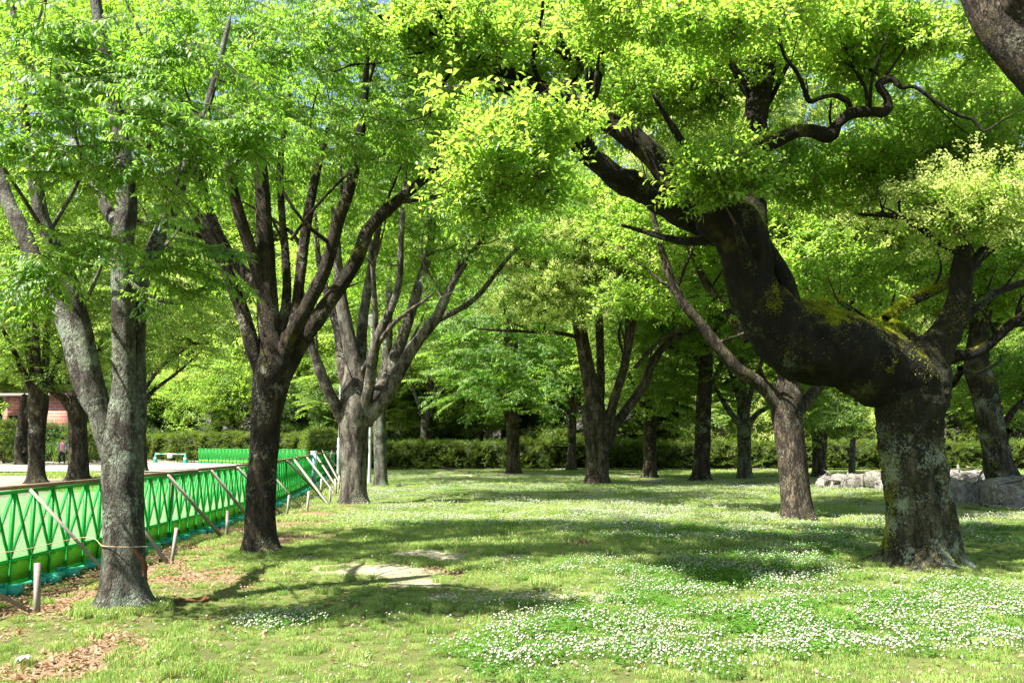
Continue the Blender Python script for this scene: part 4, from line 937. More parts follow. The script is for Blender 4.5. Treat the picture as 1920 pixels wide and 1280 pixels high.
rk = [(1546, 914, 36, 24, 'small rounded rock at the left end of the low rock row'), (1574, 915, 34, 28, 'second rock from the left end of the low rock row'), (1604, 917, 50, 32, 'rounded rock third from the left end of the low row'), (1638, 919, 46, 36, 'pointed pale rock left of the leaning trunk base'), (1668, 920, 56, 36, 'broad rock touching the left edge of the leaning trunk'),
      (1775, 938, 52, 44, 'pale split rock just right of the leaning trunk'), (1805, 946, 74, 52, 'wide grey rock in the front row right of the leaning trunk'), (1850, 944, 50, 36, 'low rock between the two big front rocks at right'), (1893, 950, 88, 58, 'largest dark rock in the front row near the right edge'), (1948, 952, 70, 60, 'front rock cut by the right edge of the picture'),
      (1776, 915, 50, 34, 'back row rock close behind the leaning trunk'), (1818, 920, 44, 38, 'tilted wedge rock in the back row with sunlit face'), (1845, 912, 70, 32, 'long flat-topped pale rock in the back row'), (1880, 925, 60, 40, 'domed rock in front of the mossy leaning trunk at right'), (1925, 925, 60, 36, 'back row rock at the right edge'), (1730, 915, 60, 34, 'rock glimpsed behind the base of the leaning trunk'), (1835, 926, 40, 32, 'small rock tucked between the rows at right'), (1790, 900, 60, 20, 'flat far rock behind the back row')]
for i, (a, b_, c, d, lab) in enumerate(rk): rock(lab, a, b_, c * .98, d * 1.06, 30 + i)

# ------------------------------------------------------------------ the green construction fence
PW = 1.2                                                     # width of a panel
def fence_meshes(PW):
    fr = MB(); t_ = .022
    for k in range(4):
        x_ = -PW / 2 + PW * k / 3; fr.box((x_ + (.012 if k == 0 else -.012 if k == 3 else 0), 0, .52), (.012, .020, .45))
    for z_ in (.985, .30, .07): fr.box((0, .001, z_), (PW / 2 - .002, .016, .018))
    lat = MB()
    for k in range(3):
        xa = -PW / 2 + PW * k / 3 + .02; xb = xa + PW / 3 - .04
        lat.beam((xa, .008, .32), (xb, .008, .97), .032, .008); lat.beam((xb, -.006, .32), (xa, -.006, .97), .032, .008)
    net = MB()
    for k in range(3):
        xa = -PW / 2 + PW * k / 3 + .014; xb = xa + PW / 3 - .028; z0, z1 = .32, .97; wd = xb - xa
        for s_ in (-1, 1):
            for c in np.arange(-1.1, 1.2, .033):
                # line z = z0 + c + s*1.5*(x-xa), clipped to the bay
                f_ = lambda x_: z0 + c + s_ * 1.5 * (x_ - xa) + (0 if s_ > 0 else .35)
                xs = [xa, xb]; pts = []
                for zz in (z0, z1): xs.append(xa + (zz - z0 - c - (0 if s_ > 0 else .35)) / (s_ * 1.5))
                xs = sorted(x_ for x_ in xs if xa - 1e-6 <= x_ <= xb + 1e-6 and z0 - 1e-6 <= f_(x_) <= z1 + 1e-6)
                if len(xs) < 2 or xs[-1] - xs[0] < .01: continue
                p0 = np.array([xs[0], .0012 * s_, f_(xs[0])]); p1 = np.array([xs[-1], .0012 * s_, f_(xs[-1])]); wv = np.array([0, 0, .0055])
                net.add([p0 - wv, p1 - wv, p1 + wv, p0 + wv], [(0, 1, 2, 3)])
    band = MB()
    for k in range(3): band.box((-PW / 2 + PW * (k + .5) / 3, 0, .185), (PW / 6 - .016, .004, .095))
    foot = MB(); foot.box((0, 0, .035), (.10, .13, .035)); foot.box((0, .16, .05), (.07, .07, .05)); foot.box((0, -.16, .05), (.07, .07, .05)); foot.box((0, 0, .085), (.04, .05, .02))
    return [('frame', fr.mesh(), GREEN), ('lattice', lat.mesh(), GREEN), ('net', net.mesh(), GREEN), ('band', band.mesh(), LIME), ('foot', foot.mesh(), TEAL)]
FM = fence_meshes(PW)
for _, me, m_ in FM: me.materials.append(m_)
def fence(label, pts, rail=True, braces=(), pale=False):
    P = [Vector((a, b_, 0)) for a, b_ in pts]; T = thing('barrier_fence', label, 'fence', P[0], 'green plastic construction barriers')
    o0 = P[0]; railmb = None; r6 = random.Random(int(abs(P[0].y) * 10))
    for a, b_ in zip(P[:-1], P[1:]):
        d = b_ - a; L = d.length; n_ = max(1, round(L / PW)); st = L / n_; ang = math.atan2(d.y, d.x)
        for k in range(n_):
            c = a + d * ((k + .5) / n_) - o0
            pn = None; feet = 0
            for nm, me, m_ in FM + [FM[-1]]:
                o = bpy.data.objects.new('panel' if nm == 'frame' else nm, me); COL.objects.link(o)
                if nm == 'frame':
                    o.parent = T; o.location = (c.x, c.y, .0); o.rotation_euler = (r6.gauss(0, .012), 0, ang + r6.gauss(0, .012)); o.scale = (st / PW * .995, 1, 1); pn = o
                else:
                    o.parent = pn
                    if nm == 'net': o['kind'] = 'stuff'
                    if nm == 'foot': feet += 1; o.location.x = -.38 if feet % 2 else .38
        if rail:
            m2 = 0; step_ = 2.4; nr = max(1, round(L / step_))
            for k in range(nr):
                p = a + d * (k / nr) - o0; q = a + d * ((k + 1) / nr) - o0 - d.normalized() * .01
                mb = MB().beam((p.x, p.y, 1.035 + r6.gauss(0, .006)), (q.x, q.y, 1.018 + r6.gauss(0, .006)), .034, .042)
                put('rail', mb.mesh('rail'), T, [WOODB])
    for (tp, ft) in braces:
        tp = Vector(tp) - o0; ft = Vector(ft) - o0
        mb = MB().beam(tp, ft + (ft - tp).normalized() * .10, .055, .032); put('brace', mb.mesh('brace'), T, [WOOD])
        s_ = Vector((r6.gauss(0, .03), r6.gauss(0, .03), 0))
        mb = MB().beam(ft + Vector((.045, .03, -.15)), ft + Vector((.045, .03, .42)) + s_, .042, .036); put('stake', mb.mesh('stake'), T, [WOOD])
    return T
main_line = [(-5.25, 2.6), (-5.05, 8.4), (-5.10, 14.0), (-5.35, 18.6), (-6.0, 24.0), (-7.1, 31.6), (-7.9, 36.5)]
def fence_x(y_): return float(np.interp(y_, [p[1] for p in main_line], [p[0] for p in main_line]))
def br(px_top, px_foot, py_foot):
    """a brace whose top meets the fence where the photograph shows px_top"""
    lo, hi = 2.6, 36.4
    for _ in range(40):
        md = (lo + hi) / 2
        if project(fence_x(md), md, 1.0)[0] < px_top: lo = md
        else: hi = md
    f_ = ground(px_foot, py_foot); return ((fence_x(lo) + .05, lo, 1.0), (f_.x, f_.y, 0.0))
BR = [((-5.15, 6.6, 1.0), tuple(ground(58, 1146))), br(47, 214, 1090), br(200, 312, 1054), br(308, 418, 1008), br(390, 478, 985), br(440, 532, 968), br(490, 570, 958), br(534, 598, 925), br(548, 615, 945), br(572, 628, 925), br(590, 633, 916), br(604, 640, 910)]
fence('long green plastic barrier fence with slanting wooden braces along the lawn', main_line, True, BR)
fence('far green barrier fence closing the path before the yellow-green hedge', [(-20.6, 56.6), (-11.5, 49.5), (-8.3, 40.2)], False)
# post box on the bend
p = ground(570, 905)
T = thing('marker_post', 'pale blue and white square post standing in the fence line', 'post', (fence_x(29) + .05, 29, 0))
put('shaft', MB().box((0, 0, .55), (.085, .085, .57)).mesh('shaft'), T, [BLUE]); put('side_strip', MB().box((.09, 0, .85), (.006, .04, .25)).mesh('strip'), T, [WHITE]); put('cap', MB().box((0, 0, 1.135), (.095, .095, .014)).mesh('cap'), T, [WHITE])

# wooden rail stand at the fence end
T = thing('wooden_trestle', 'loose heap of leaning timber rails at the far end of the fence', 'trestle', (-7.3, 36, 0))
r7 = random.Random(4)
for k in range(7):
    a = (-.6 + k * .16, r7.uniform(-.3, .3), 0); b_ = (-.3 + r7.uniform(-.4, .6), r7.uniform(-.4, .4), r7.uniform(.8, 1.15))
    put('pole', MB().beam(a, b_, .05, .04).mesh('pole'), T, [WOOD])
for z_ in (.45, .95): put('crossbar', MB().beam((-.7, .05, z_), (.75, 0, z_ + .05), .05, .035).mesh('crossbar'), T, [WOODB])

# ------------------------------------------------------------------ rope, broken branch, debris
g1 = ground(232, 1138)
mb = MB(); a = np.linspace(0, 2 * math.pi, 25); zr = at(232, 1022, g1.y).z; rr_ = .20
tube(mb, [(g1.x + math.cos(q) * (rr_ + .014), g1.y + math.sin(q) * (rr_ + .014), zr + .015 * math.cos(q + 2), .004) for q in a], 6, .03, .1, cap=False)
tube(mb, [(g1.x - .14, g1.y - .16, zr + .01, .003), (g1.x - .5, g1.y + .2, zr + .05, .003), (-4.6, 7.9, .50, .003), (-5.0, 8.3, .60, .003)], 6, .05, .1, cap=False)
put('rope', mb.mesh('rope'), None, [ROPE], True, label='thin straw rope tied round the near grey trunk and over to the fence', category='rope')
mb = MB(); q0 = at(254, 1040, g1.y - .20)
tube(mb, [(*at(250, 1030, g1.y - .17), .012), (*at(262, 1044, g1.y - .22), .022), (*at(271, 1058, g1.y - .22), .024), (*at(272, 1080, g1.y - .22), .018)], 10, .012, .35)
tube(mb, [(*at(272, 1078, g1.y - .22), .016), (*at(276, 1086, g1.y - .22), .006)], 8, .012, .3)
put('broken_branch', mb.mesh('branch'), None, [BARKBROWN], True, label='short dark broken branch hanging from the rope on the near trunk', category='branch')
mb = MB(); g = ground(345, 1133); tube(mb, [(g.x - .15, g.y, .02, .010), (g.x, g.y + .02, .04, .012), (g.x + .14, g.y + .01, .03, .010), (g.x + .19, g.y, .05, .026), (g.x + .23, g.y, .05, .02)], 8, .02, .4)
put('fallen_stick', mb.mesh('stick'), None, [BARKBROWN], True, label='short dark stick lying in the grass right of the near trunk', category='stick')
g = ground(42, 1247); mb = MB(); vv = []
for j in range(6):
    for i in range(6): vv.append((i * .016 - .04 + .01 * math.sin(j * 2 + i), j * .012 - .03, .02 + .035 * abs(math.sin(i * 1.7 + j * 1.1)) + .004 * i))
mb.add(vv, [[j * 6 + i, j * 6 + i + 1, j * 6 + i + 7, j * 6 + i + 6] for j in range(5) for i in range(5)])
o = put('crumpled_tissue', mb.mesh('tissue'), None, [WHITE], True, label='small crumpled white tissue on the grass at lower left', category='tissue'); o.location = g
md = o.modifiers.new('thick', 'SOLIDIFY'); md.thickness = .002

# ------------------------------------------------------------------ lamp post, steel pole
T = thing('park_lamp', 'white park lamp on a slim pole glimpsed between the forking limbs', 'lamp', (*at(694, 826, 30).xy, 0))
zl = at(700, 598, 30).z
mb = MB(); tube(mb, [(0, 0, 0, .07), (0, 0, 1, .055), (0, 0, zl - .25, .045)], 14, .4, 0); put('pole', mb.mesh('pole'), T, [METAL], True)
mb = MB(); tube(mb, [(0, 0, zl - .28, .09), (0, 0, zl - .10, .20), (0, 0, zl + .04, .24)], 20, .05, 0, cap=False); put('diffuser', mb.mesh('diffuser'), T, [WHITE], True)
mb = MB(); tube(mb, [(0, 0, zl + .045, .28), (0, 0, zl + .10, .24), (0, 0, zl + .16, .08)], 20, .03, 0); put('lamp_cap', mb.mesh('cap'), T, [WHITE], True)
T = thing('steel_pole', 'grey two-tone steel pole standing behind the end of the fence', 'pole', (*at(636, 826, 34).xy, 0))
mb = MB(); tube(mb, [(0, 0, 0, .075), (0, 0, 1.6, .075)], 14, .4, 0); put('lower_tube', mb.mesh('tube'), T, [METAL], True)
mb = MB(); tube(mb, [(0, 0, 1.6, .05), (0, 0, 4.2, .05)], 14, .4, 0); put('upper_tube', mb.mesh('tube'), T, [METAL], True)
mb = MB(); tube(mb, [(0, 0, 1.25, .083), (0, 0, 1.32, .083)], 14, .05, 0); put('clamp_band', mb.mesh('band'), T, [WHITE], True)

# ------------------------------------------------------------------ cones and bar
def cone(label, px, base_py):
    g = ground(px, base_py); T = thing('traffic_cone', label, 'cone', g, 'cones holding the white bar')
    put('base', MB().box((0, 0, .02), (.19, .19, .02)).mesh('base'), T, [TEAL])
    mb = MB(); tube(mb, [(0, 0, .04, .15), (0, 0, .3, .105), (0, 0, .66, .04), (0, 0, .70, .035)], 18, .06, 0); put('body', mb.mesh('body'), T, [TEAL], True)
    mb = MB(); tube(mb, [(0, 0, .30, .112), (0, 0, .40, .094)], 18, .05, 0, cap=False); put('white_band', mb.mesh('band'), T, [WHITE], True)
    return g
ca = cone('green traffic cone at the left end of the white bar', 291, 868); cb = cone('green traffic cone at the right end of the white bar', 347, 869)
T = thing('barrier_bar', 'white and green striped bar laid between the two traffic cones', 'bar', ca)
dvec = cb - ca
for k in range(7):
    a = dvec * (k / 7); b_ = dvec * ((k + 1) / 7); put('bar_segment', MB().beam((a.x, a.y, .62), (b_.x, b_.y, .62), .05, .05).mesh('seg'), T, [WHITE if k % 2 == 0 else TEAL])
put('notice_sheet', MB().box(tuple(dvec * .5 + Vector((0, -.06, .50))), (.16, .005, .16)).mesh('sheet'), T, [WHITE])

# ------------------------------------------------------------------ brick buildings at the far left and behind the hedge
m, t, out = mat('red_brick'); n = N(t); tc = n('TexCoord'); bk = n('TexBrick'); mp = n('Mapping')
mp.inputs['Rotation'].default_value = (math.pi / 2, 0, 0); n.link(tc.outputs['Object'], mp.inputs['Vector']); n.link(mp.outputs[0], bk.inputs['Vector'])
bk.inputs['Color1'].default_value = (.30, .10, .065, 1); bk.inputs['Color2'].default_value = (.22, .075, .05, 1); bk.inputs['Mortar'].default_value = (.30, .22, .19, 1); bk.inputs['Scale'].default_value = 1.0
bk.inputs['Brick Width'].default_value = .8; bk.inputs['Row Height'].default_value = .28; bk.inputs['Mortar Size'].default_value = .025
b = n('BsdfPrincipled'); n.link(bk.outputs[0], b.inputs['Base Color']); b.inputs['Roughness'].default_value = .9; n.link(b.outputs[0], out.inputs['Surface']); BRICK = m
DARKG = simple('dark_window_glass', (0.02, 0.025, 0.03), 0.1, 0.6)
STONE = simple('stone_tread', (0.32, 0.20, 0.16), 0.9, 0.1, .2)
def building(label, x0, x1, Y, h, wins, steps=None):
    T = thing('brick_building', label, 'building', ((x0 + x1) / 2, Y, 0)); w2 = (x1 - x0) / 2
    xs = [-w2]
    mb = MB(); cuts = sorted(wins); cur = -w2
    for wx, ww, z0, z1 in cuts:
        mb.box(((cur + wx) / 2, 0, h / 2), ((wx - cur) / 2, .15, h / 2)); mb.box((wx + ww / 2, 0, z0 / 2), (ww / 2, .149, z0 / 2)); mb.box((wx + ww / 2, 0, (z1 + h) / 2), (ww / 2, .149, (h - z1) / 2)); cur = wx + ww
    mb.box(((cur + w2) / 2, 0, h / 2), ((w2 - cur) / 2, .15, h / 2)); mb.box((0, 4, h / 2), (w2 - .01, 3.84, h / 2 - .01))
    put('wall', mb.mesh('wall'), T, [BRICK]); put('roof', MB().box((0, 3.8, h + .12), (w2 + .4, 4.4, .12)).mesh('roof'), T, [simple('roof_slab', (.18, .16, .15), .9, .1)])
    for wx, ww, z0, z1 in wins:
        f_ = put('window', MB().box((wx + ww / 2, .10, (z0 + z1) / 2), (ww / 2, .02, (z1 - z0) / 2)).mesh('pane'), T, [DARKG])
        fm = MB()
        for k in range(4): fm.box((wx + ww * k / 3, .06, (z0 + z1) / 2), (.03, .03, (z1 - z0) / 2))
        put('window_bars', fm.mesh('bars'), f_, [METAL])
    if steps:
        for k in range(6): put('step', MB().box((steps, -2.2 + k * .34, .08 + k * .16), (1.6, .17, .08 + k * .16)).mesh('step'), T, [STONE])
    return T
building('low red-brick building with brick steps at the far left', -42.6, -36.6, 72, 5.2, [(-2.7, 1.2, 1.5, 3.6), (-1.0, 1.2, 1.5, 3.6)], 1.2)
building('red-brown wall of a house glimpsed beyond the hedge left of the middle', -16.5, -7.5, 74, 3.6, [(1, 1.4, 1.2, 2.4), (5.5, 1.4, 1.2, 2.4)] [:1])

# ------------------------------------------------------------------ the walking person
SHIRT = simple('pink_vest', (0.62, 0.27, 0.28), .85, .1); SLV = simple('blue_sleeve', (0.16, 0.24, 0.40), .85, .1); TRO = simple('dark_trousers', (0.035, 0.04, 0.06), .9, .1); SKIN = simple('skin', (0.50, 0.30, 0.21), .6, .3); HAT = simple('dark_hat', (0.03, 0.028, 0.03), .9, .1); SHOE = simple('dark_shoe', (0.02, 0.02, 0.02), .6, .3); HAIR = simple('hair', (0.02, 0.016, 0.012), .7, .2)
def skin_body(parent, name, verts, edges, radii, mt, root=0, sub=2):
    me = bpy.data.meshes.new(name); me.from_pydata(verts, edges, [])
    o = bpy.data.objects.new(name, me); COL.objects.link(o); o.parent = parent
    md = o.modifiers.new('skin', 'SKIN'); md.use_smooth_shade = True
    if not me.skin_vertices:
        bpy.context.view_layer.objects.active = o
        with bpy.context.temp_override(object=o, active_object=o): bpy.ops.mesh.customdata_skin_add()
    for i, r_ in enumerate(radii):
        sv = me.skin_vertices[0].data[i]; sv.radius = (r_, r_) if not isinstance(r_, tuple) else r_; sv.use_root = (i == root)
    sb = o.modifiers.new('sub', 'SUBSURF'); sb.levels = sub; sb.render_levels = sub
    me.materials.append(mt); return o
gp = ground(115, 871.5)
T = thing('person', 'person in dark hat and pink top walking with a stick beyond the fence', 'person', gp)
# x to the picture's right, y away; walking towards the camera, one foot ahead
V = [(0, 0, .88), (0, 0, 1.0), (0, 0, 1.14), (0, 0, 1.28), (0, -.01, 1.38), (0, -.03, 1.45), (0, -.04, 1.55), (0, -.04, 1.62),
     (-.09, 0, .82), (-.10, -.10, .47), (-.10, -.05, .09), (-.10, -.17, .04), (.09, 0, .82), (.10, .03, .47), (.10, .20, .12), (.10, .10, .05),
     (-.17, 0, 1.34), (-.22, -.02, 1.10), (-.20, -.16, .92), (-.20, -.20, .86), (.17, 0, 1.34), (.23, .03, 1.10), (.24, -.08, .88), (.24, -.11, .81)]
E = [(0, 1), (1, 2), (2, 3), (3, 4), (4, 5), (5, 6), (6, 7), (0, 8), (8, 9), (9, 10), (10, 11), (0, 12), (12, 13), (13, 14), (14, 15), (4, 16), (16, 17), (17, 18), (18, 19), (4, 20), (20, 21), (21, 22), (22, 23)]
Rr = [(.14, .10), (.13, .09), (.14, .10), (.15, .11), (.10, .08), .052, (.075, .095), .07, .085, .06, .042, .035, .085, .06, .042, .035, .06, .045, .034, .03, .06, .045, .034, .03]
skin_body(T, 'body', V, E, Rr, SKIN)
V2 = [(0, 0, .92), (0, 0, 1.0), (0, 0, 1.14), (0, 0, 1.28), (0, -.01, 1.385)]
skin_body(T, 'vest', V2, [(0, 1), (1, 2), (2, 3), (3, 4)], [(.165, .125), (.155, .115), (.165, .125), (.18, .13), (.09, .08)], SHIRT)
for sx, a in ((-1, [V[16], V[17], V[18]]), (1, [V[20], V[21], V[22]])):
    skin_body(T, 'sleeve', [(sx * .12, 0, 1.36)] + a, [(0, 1), (1, 2), (2, 3)], [.06, .068, .054, .045], SLV)
skin_body(T, 'trousers', [(0, 0, .93), (0, 0, .86), V[8], V[9], (-.10, -.055, .12), V[12], V[13], (.10, .18, .15)], [(0, 1), (1, 2), (2, 3), (3, 4), (1, 5), (5, 6), (6, 7)], [(.15, .115), (.145, .11), .10, .078, .06, .10, .078, .06], TRO)
for x_, y_, z_ in ((-.10, -.12, .04), (.10, .14, .055)): skin_body(T, 'shoe', [(x_, y_ + .09, z_ + .01), (x_, y_, z_), (x_, y_ - .10, z_ - .005)], [(0, 1), (1, 2)], [.05, .05, .04], SHOE, sub=1)
skin_body(T, 'nose', [(0, -.13, 1.55), (0, -.155, 1.535)], [(0, 1)], [.012, .014], SKIN, sub=1)
for sx in (-.032, .032): put('eye', MB().box((sx, -.128, 1.575), (.011, .006, .006)).mesh('eye'), T, [SHOE])
put('mouth', MB().box((0, -.128, 1.50), (.022, .005, .004)).mesh('mouth'), T, [SHIRT])
skin_body(T, 'hair', [(0, .0, 1.56), (0, .01, 1.62)], [(0, 1)], [.088, .085], HAIR, sub=1)
mb = MB(); tube(mb, [(0, -.035, 1.605, .15), (0, -.035, 1.625, .152)], 20, .05, 0); tube(mb, [(0, -.03, 1.62, .098), (0, -.03, 1.68, .092), (0, -.03, 1.715, .06)], 18, .02, 0); put('hat', mb.mesh('hat'), T, [HAT], True)
for sx, hx, hy, hz in ((-1, -.20, -.21, .85), (1, .24, -.12, .80)):
    for k in range(4): skin_body(T, 'finger', [(hx - .024 + k * .016, hy, hz), (hx - .024 + k * .016, hy - .012, hz - .035), (hx - .024 + k * .016, hy + .005, hz - .06)], [(0, 1), (1, 2)], [.009, .0085, .007], SKIN, sub=1)
    skin_body(T, 'thumb', [(hx + .03 * -sx, hy, hz + .01), (hx + .042 * -sx, hy - .02, hz - .02)], [(0, 1)], [.010, .008], SKIN, sub=1)
mb = MB(); tube(mb, [(-.20, -.225, .92, .014), (-.33, -.36, .0, .011)], 8, .2, 0)
put('walking_stick', mb.mesh('stick'), None, [BARKBROWN], True, label='thin walking stick held by the person in the pink top', category='walking stick').location = gp

# ------------------------------------------------------------------ grass, clover, dead leaves
rg = np.random.default_rng(99)
def cover(name, kind, x0f, y0, y1, size, keep, label, jitter=.35, hvar=(.75, 1.25)):
    """tiles of blades laid over the visible lawn; KEEP(x, y) gives the chance of a tile"""
    pos = []; ys = np.arange(y0, y1, size * .8)
    for y_ in ys:
        lim = y_ * .66 + 1.0; xs = np.arange(-lim, lim, size * .8)
        pos.append(np.stack([xs + rg.uniform(-jitter, jitter, len(xs)) * size, y_ + rg.uniform(-jitter, jitter, len(xs)) * size], 1))
    p = np.concatenate(pos); k, sc = keep(p[:, 0], p[:, 1]); sel = rg.random(len(p)) < k; p = p[sel]; sc = sc[sel]
    n_ = len(p); z_ = gheight(p[:, 0], p[:, 1])
    return scatter(name, kind, np.column_stack([p, z_]), np.stack([np.zeros(n_), np.zeros(n_), rg.uniform(0, 6.28, n_)], 1), sc * rg.uniform(*hvar, n_), None, kind='stuff', label=label, category='grass' if 'grass' in name else 'clover')
def kgrass(x_, y_):
    bare, lit, clo, sand, px, py, nz, nz2 = masks(x_, y_)
    k = np.clip(1.0 - bare * 1.25, 0, 1) * np.clip(1.0 - lit * .80, 0, 1) * (sand < .3)
    tuft = .75 + .45 * np.clip(nz * .8 + nz2 * .8, -.7, 1.2)
    return np.clip(k, .0, 1), tuft * (1 - .35 * lit)
cover('grass', 'gr_near', 0, 4.6, 12.5, .20, kgrass, 'short green grass over the near part of the lawn')
cover('grass', 'gr_mid', 0, 12.3, 25, .8, kgrass, 'grass over the middle of the lawn')
cover('grass', 'gr_far', 0, 24.5, 46, 2.0, kgrass, 'grass over the far part of the lawn up to the hedge')
ft_pos = []; ft_s = []
for T_ in TREES.values():
    b_ = T_.location
    if b_.y < 34:
        for _ in range(26 if b_.y < 14 else 14):
            a = rg.uniform(0, 6.28); rr_ = rg.uniform(.20, .42) * (1.5 if 'camphor' in T_.name and b_.y < 14 else 1.0)
            ft_pos.append((b_.x + math.cos(a) * rr_, b_.y + math.sin(a) * rr_, 0)); ft_s.append(rg.uniform(.7, 1.2))
scatter('trunk_foot_grass', 'gr_near', ft_pos, [(0, 0, rg.uniform(0, 6)) for _ in ft_pos], ft_s, None, kind='stuff', label='longer grass gathered round the feet of the tree trunks', category='grass')
nw = 260; wy = 4.9 * (20 / 4.9) ** rg.random(nw); wx = rg.uniform(-.62, .62, nw) * wy; wm = masks(wx, wy); wk = (wm[3] < .2) & (wm[0] < .5); wx, wy = wx[wk], wy[wk]
scatter('weed_tufts', 'gr_near', np.column_stack([wx, wy, wx * 0]), [(0, 0, rg.uniform(0, 6)) for _ in wx], rg.uniform(.6, 1.1, len(wx)), None, kind='stuff', label='scattered taller tufts of grass standing out of the short lawn', category='grass')
def kclov(x_, y_):
    bare, lit, clo, sand, px, py, nz, nz2 = masks(x_, y_)
    return np.clip(clo * .9 - bare - .1, 0, 1) * (sand < .3), .75 + .3 * clo
cover('clover_leaves', 'clov', 0, 4.6, 16, .27, kclov, 'low clover leaves growing under the white flower heads')

# white clover heads
def heads(n_, y0, y1, size, kind):
    yy = y0 * (y1 / y0) ** rg.random(n_) if kind == 'near' else rg.uniform(y0, y1, n_)
    xx = rg.uniform(-.64, .64, n_) * (yy + .8)
    bare, lit, clo, sand, px, py, nz, nz2 = masks(xx, yy)
    fine = fbm(np.stack([xx, yy, xx * 0], 1), 2.2, 77, 3)
    k = np.clip(clo ** 1.15 * (1.0 + 1.3 * fine) * 1.15 + .02, 0, 1) * (1 - bare) * (1 - lit * .9) * (sand < .2)
    sel = rg.random(n_) < k; xx, yy = xx[sel], yy[sel]; n2 = len(xx); zz = rg.uniform(.045, .095, n2) + gheight(xx, yy); r_ = size * rg.uniform(.5, 1.25, n2)
    if kind == 'near':
        base = []
        for lat_, m_ in ((-.55, 5), (.15, 6), (.75, 4)):
            for q in range(m_): base.append((math.cos(q * 6.283 / m_ + lat_) * math.cos(lat_), math.sin(q * 6.283 / m_ + lat_) * math.cos(lat_), math.sin(lat_)))
        base = np.array(base + [(0, 0, 1.0), (0, 0, -.8)])
        import bmesh
        bm = bmesh.new(); [bm.verts.new(v) for v in base]; bm.verts.ensure_lookup_table(); bmesh.ops.convex_hull(bm, input=bm.verts[:]); bm.verts.index_update()
        base = np.array([v.co[:] for v in bm.verts]); F_ = np.array([[v.index for v in f.verts] for f in bm.faces if len(f.verts) == 3]); bm.free()
    else:
        base = np.array([(1, 0, 0), (0, 1, 0), (-1, 0, 0), (0, -1, 0), (0, 0, .9), (0, 0, -.7)], float); F_ = np.array([(0, 1, 4), (1, 2, 4), (2, 3, 4), (3, 0, 4), (1, 0, 5), (2, 1, 5), (3, 2, 5), (0, 3, 5)])
    jit = rg.normal(0, .10, (n2, len(base), 3))
    V_ = np.stack([xx, yy, zz], 1)[:, None, :] + (base[None] + jit) * r_[:, None, None] * np.array([1, 1, .85])
    FF = (F_[None] + (np.arange(n2) * len(base))[:, None, None]).reshape(-1, 3)
    mb = MB().add(V_.reshape(-1, 3), FF, 0, np.repeat(rg.random(n2), len(base)))
    if kind == 'near':
        w_ = .0012; A_ = np.stack([xx - w_, yy, zz * 0], 1); B_ = np.stack([xx + w_, yy, zz * 0], 1); C_ = np.stack([xx + w_, yy, zz], 1); D_ = np.stack([xx - w_, yy, zz], 1)
        mb.add(np.stack([A_, B_, C_, D_], 1).reshape(-1, 3), np.arange(n2 * 4).reshape(-1, 4), 1, .5)
    me = mb.mesh('clover_heads', tint=True)
    put('clover_flowers', me, None, [WHI, GRS], kind='stuff', label='round white clover heads dotting the near lawn' if kind == 'near' else 'white clover heads spread over the far lawn', category='flowers')
    return n2
print('heads', heads(60000, 4.8, 13, .0092, 'near'), heads(160000, 13, 44, .0150, 'far'))

# fallen brown leaves
def litter(n_):
    yy = 4.8 * (26 / 4.8) ** rg.random(n_); xx = rg.uniform(-.66, .64, n_) * (yy + .5)
    bare, lit, clo, sand, px, py, nz, nz2 = masks(xx, yy)
    k = np.clip(lit * 1.1, 0, 1) + .022 + .03 * bare + .22 * np.clip(1 - np.abs(xx + 3.6) / 2.8, 0, 1) * np.clip((17 - yy) / 6, 0, 1) * np.clip(.6 + nz, 0, 1)
    sel = (rg.random(n_) < k) & (xx > -5.15 - .02 * yy); xx, yy = xx[sel], yy[sel]; n2 = len(xx)
    L = rg.uniform(.025, .06, n2); a = rg.uniform(0, 6.28, n2); tz = rg.normal(0, .35, n2); W = L * .5
    dx = np.stack([np.cos(a), np.sin(a), tz], 1); sy = np.stack([-np.sin(a), np.cos(a), rg.normal(0, .35, n2)], 1); c = np.stack([xx, yy, gheight(xx, yy) + rg.uniform(.012, .035, n2)], 1)
    up = np.array([0, 0, 1]) * (L * rg.uniform(.05, .3, n2))[:, None]
    V_ = np.stack([c - dx * (L / 2)[:, None], c + sy * (W / 2)[:, None] + up, c, c - sy * (W / 2)[:, None] + up, c + dx * (L / 2)[:, None]], 1).reshape(-1, 3)
    F_ = (np.array([(0, 2, 1), (0, 3, 2), (1, 2, 4), (2, 3, 4)])[None] + (np.arange(n2) * 5)[:, None, None]).reshape(-1, 3)
    put('fallen_leaves', MB().add(V_, F_, 0, np.repeat(rg.random(n2), 5)).mesh('fallen_leaves', tint=True), None, [LIT], kind='stuff', label='curled brown dead leaves lying along the fence and under the near trees', category='dead leaves')
    return n2
print('litter', litter(64000))

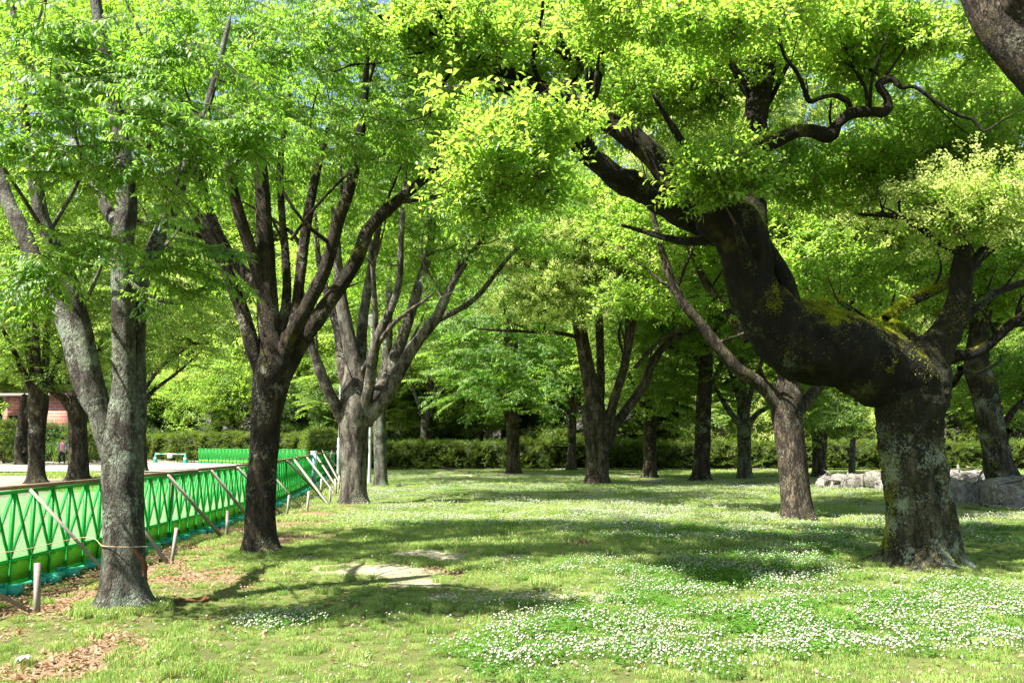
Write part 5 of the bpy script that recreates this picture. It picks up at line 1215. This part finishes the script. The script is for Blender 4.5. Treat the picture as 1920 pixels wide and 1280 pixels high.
# moss and ferns along the top of the old limb
dg = bpy.context.evaluated_depsgraph_get()
T = TREES['camphor_tree#13']
loc = T.location
def on_limb(names, n_, lo, hi, wd, mt, name, px_lim, zmin=.35, droop=.5, patch=-.1):
    V_ = []; r8 = np.random.default_rng(5)
    pool = []
    for o in COL.objects:
        if o.parent is T and o.name.split('.')[0] in names:
            me = o.data; k = len(me.polygons); nr = np.empty(k * 3); me.polygons.foreach_get('normal', nr); ce = np.empty(k * 3); me.polygons.foreach_get('center', ce); ar = np.empty(k); me.polygons.foreach_get('area', ar)
            nr = nr.reshape(-1, 3); ce = ce.reshape(-1, 3) + np.array(loc); q = project(ce[:, 0], ce[:, 1], ce[:, 2])
            nn = vnoise(ce, 3.0, 9)
            ok = (nr[:, 2] + nn * .45 > zmin) & (q[0] > px_lim[0]) & (q[0] < px_lim[1]) & (q[1] > px_lim[2]) & (q[1] < px_lim[3])
            pool.append(np.column_stack([ce, nr, ar])[ok])
    pool = np.vstack(pool); pr = pool[:, 6] / pool[:, 6].sum(); pick = pool[r8.choice(len(pool), n_, p=pr)]
    nr = pick[:, 3:6]; jt = r8.normal(0, .035, (n_, 3)); jt -= nr * (jt * nr).sum(1)[:, None]; c = pick[:, :3] - np.array(loc) + jt - nr * .004
    pn = fbm(c, 2.6, 31, 4); sel = r8.random(n_) < np.clip((pn - patch) * 4, 0.03, 1); c = c[sel]; nr = nr[sel]; n_ = len(c)
    L = r8.uniform(lo, hi, n_)[:, None]; d = nr + r8.normal(0, .45, (n_, 3)); d /= np.linalg.norm(d, axis=1)[:, None]; s_ = np.cross(d, r8.normal(0, 1, (n_, 3))); s_ /= np.linalg.norm(s_, axis=1)[:, None]; s_ *= wd / 2
    m1 = c + d * L * .55; tp = c + d * L * (1 - .3 * droop) + np.array([0, 0, -1]) * L * droop
    V_ = np.stack([c - s_, c + s_, m1 + s_ * .8, m1 - s_ * .8, tp], 1).reshape(-1, 3); b0 = (np.arange(n_) * 5)[:, None]
    mb = MB().add(V_, b0 + np.array([[0, 1, 2, 3]]), 0, np.repeat(r8.random(n_), 5)); mb.f.append(b0 + np.array([[3, 2, 4]])); mb.m.append(np.zeros(n_, int))
    put(name, mb.mesh(name, tint=True), T, [mt], kind='stuff')
on_limb(('limb',), 110000, .010, .030, .0045, MOSS, 'moss', (1440, 1770, 530, 715), -.05, .3, -.02)
on_limb(('trunk',), 9000, .008, .018, .004, MOSS, 'moss', (1650, 1682, 850, 1030), -2, .5, -.4)
on_limb(('limb',), 9000, .012, .03, .004, MOSS, 'moss', (1040, 1440, 170, 560), .55, .3)
on_limb(('limb',), 1500, .08, .22, .006, FERN, 'ferns', (1040, 1800, 170, 700), .55, .75)
on_limb(('trunk',), 9000, .010, .028, .004, MOSS, 'moss', (1630, 1830, 560, 1060), -.05, .5)
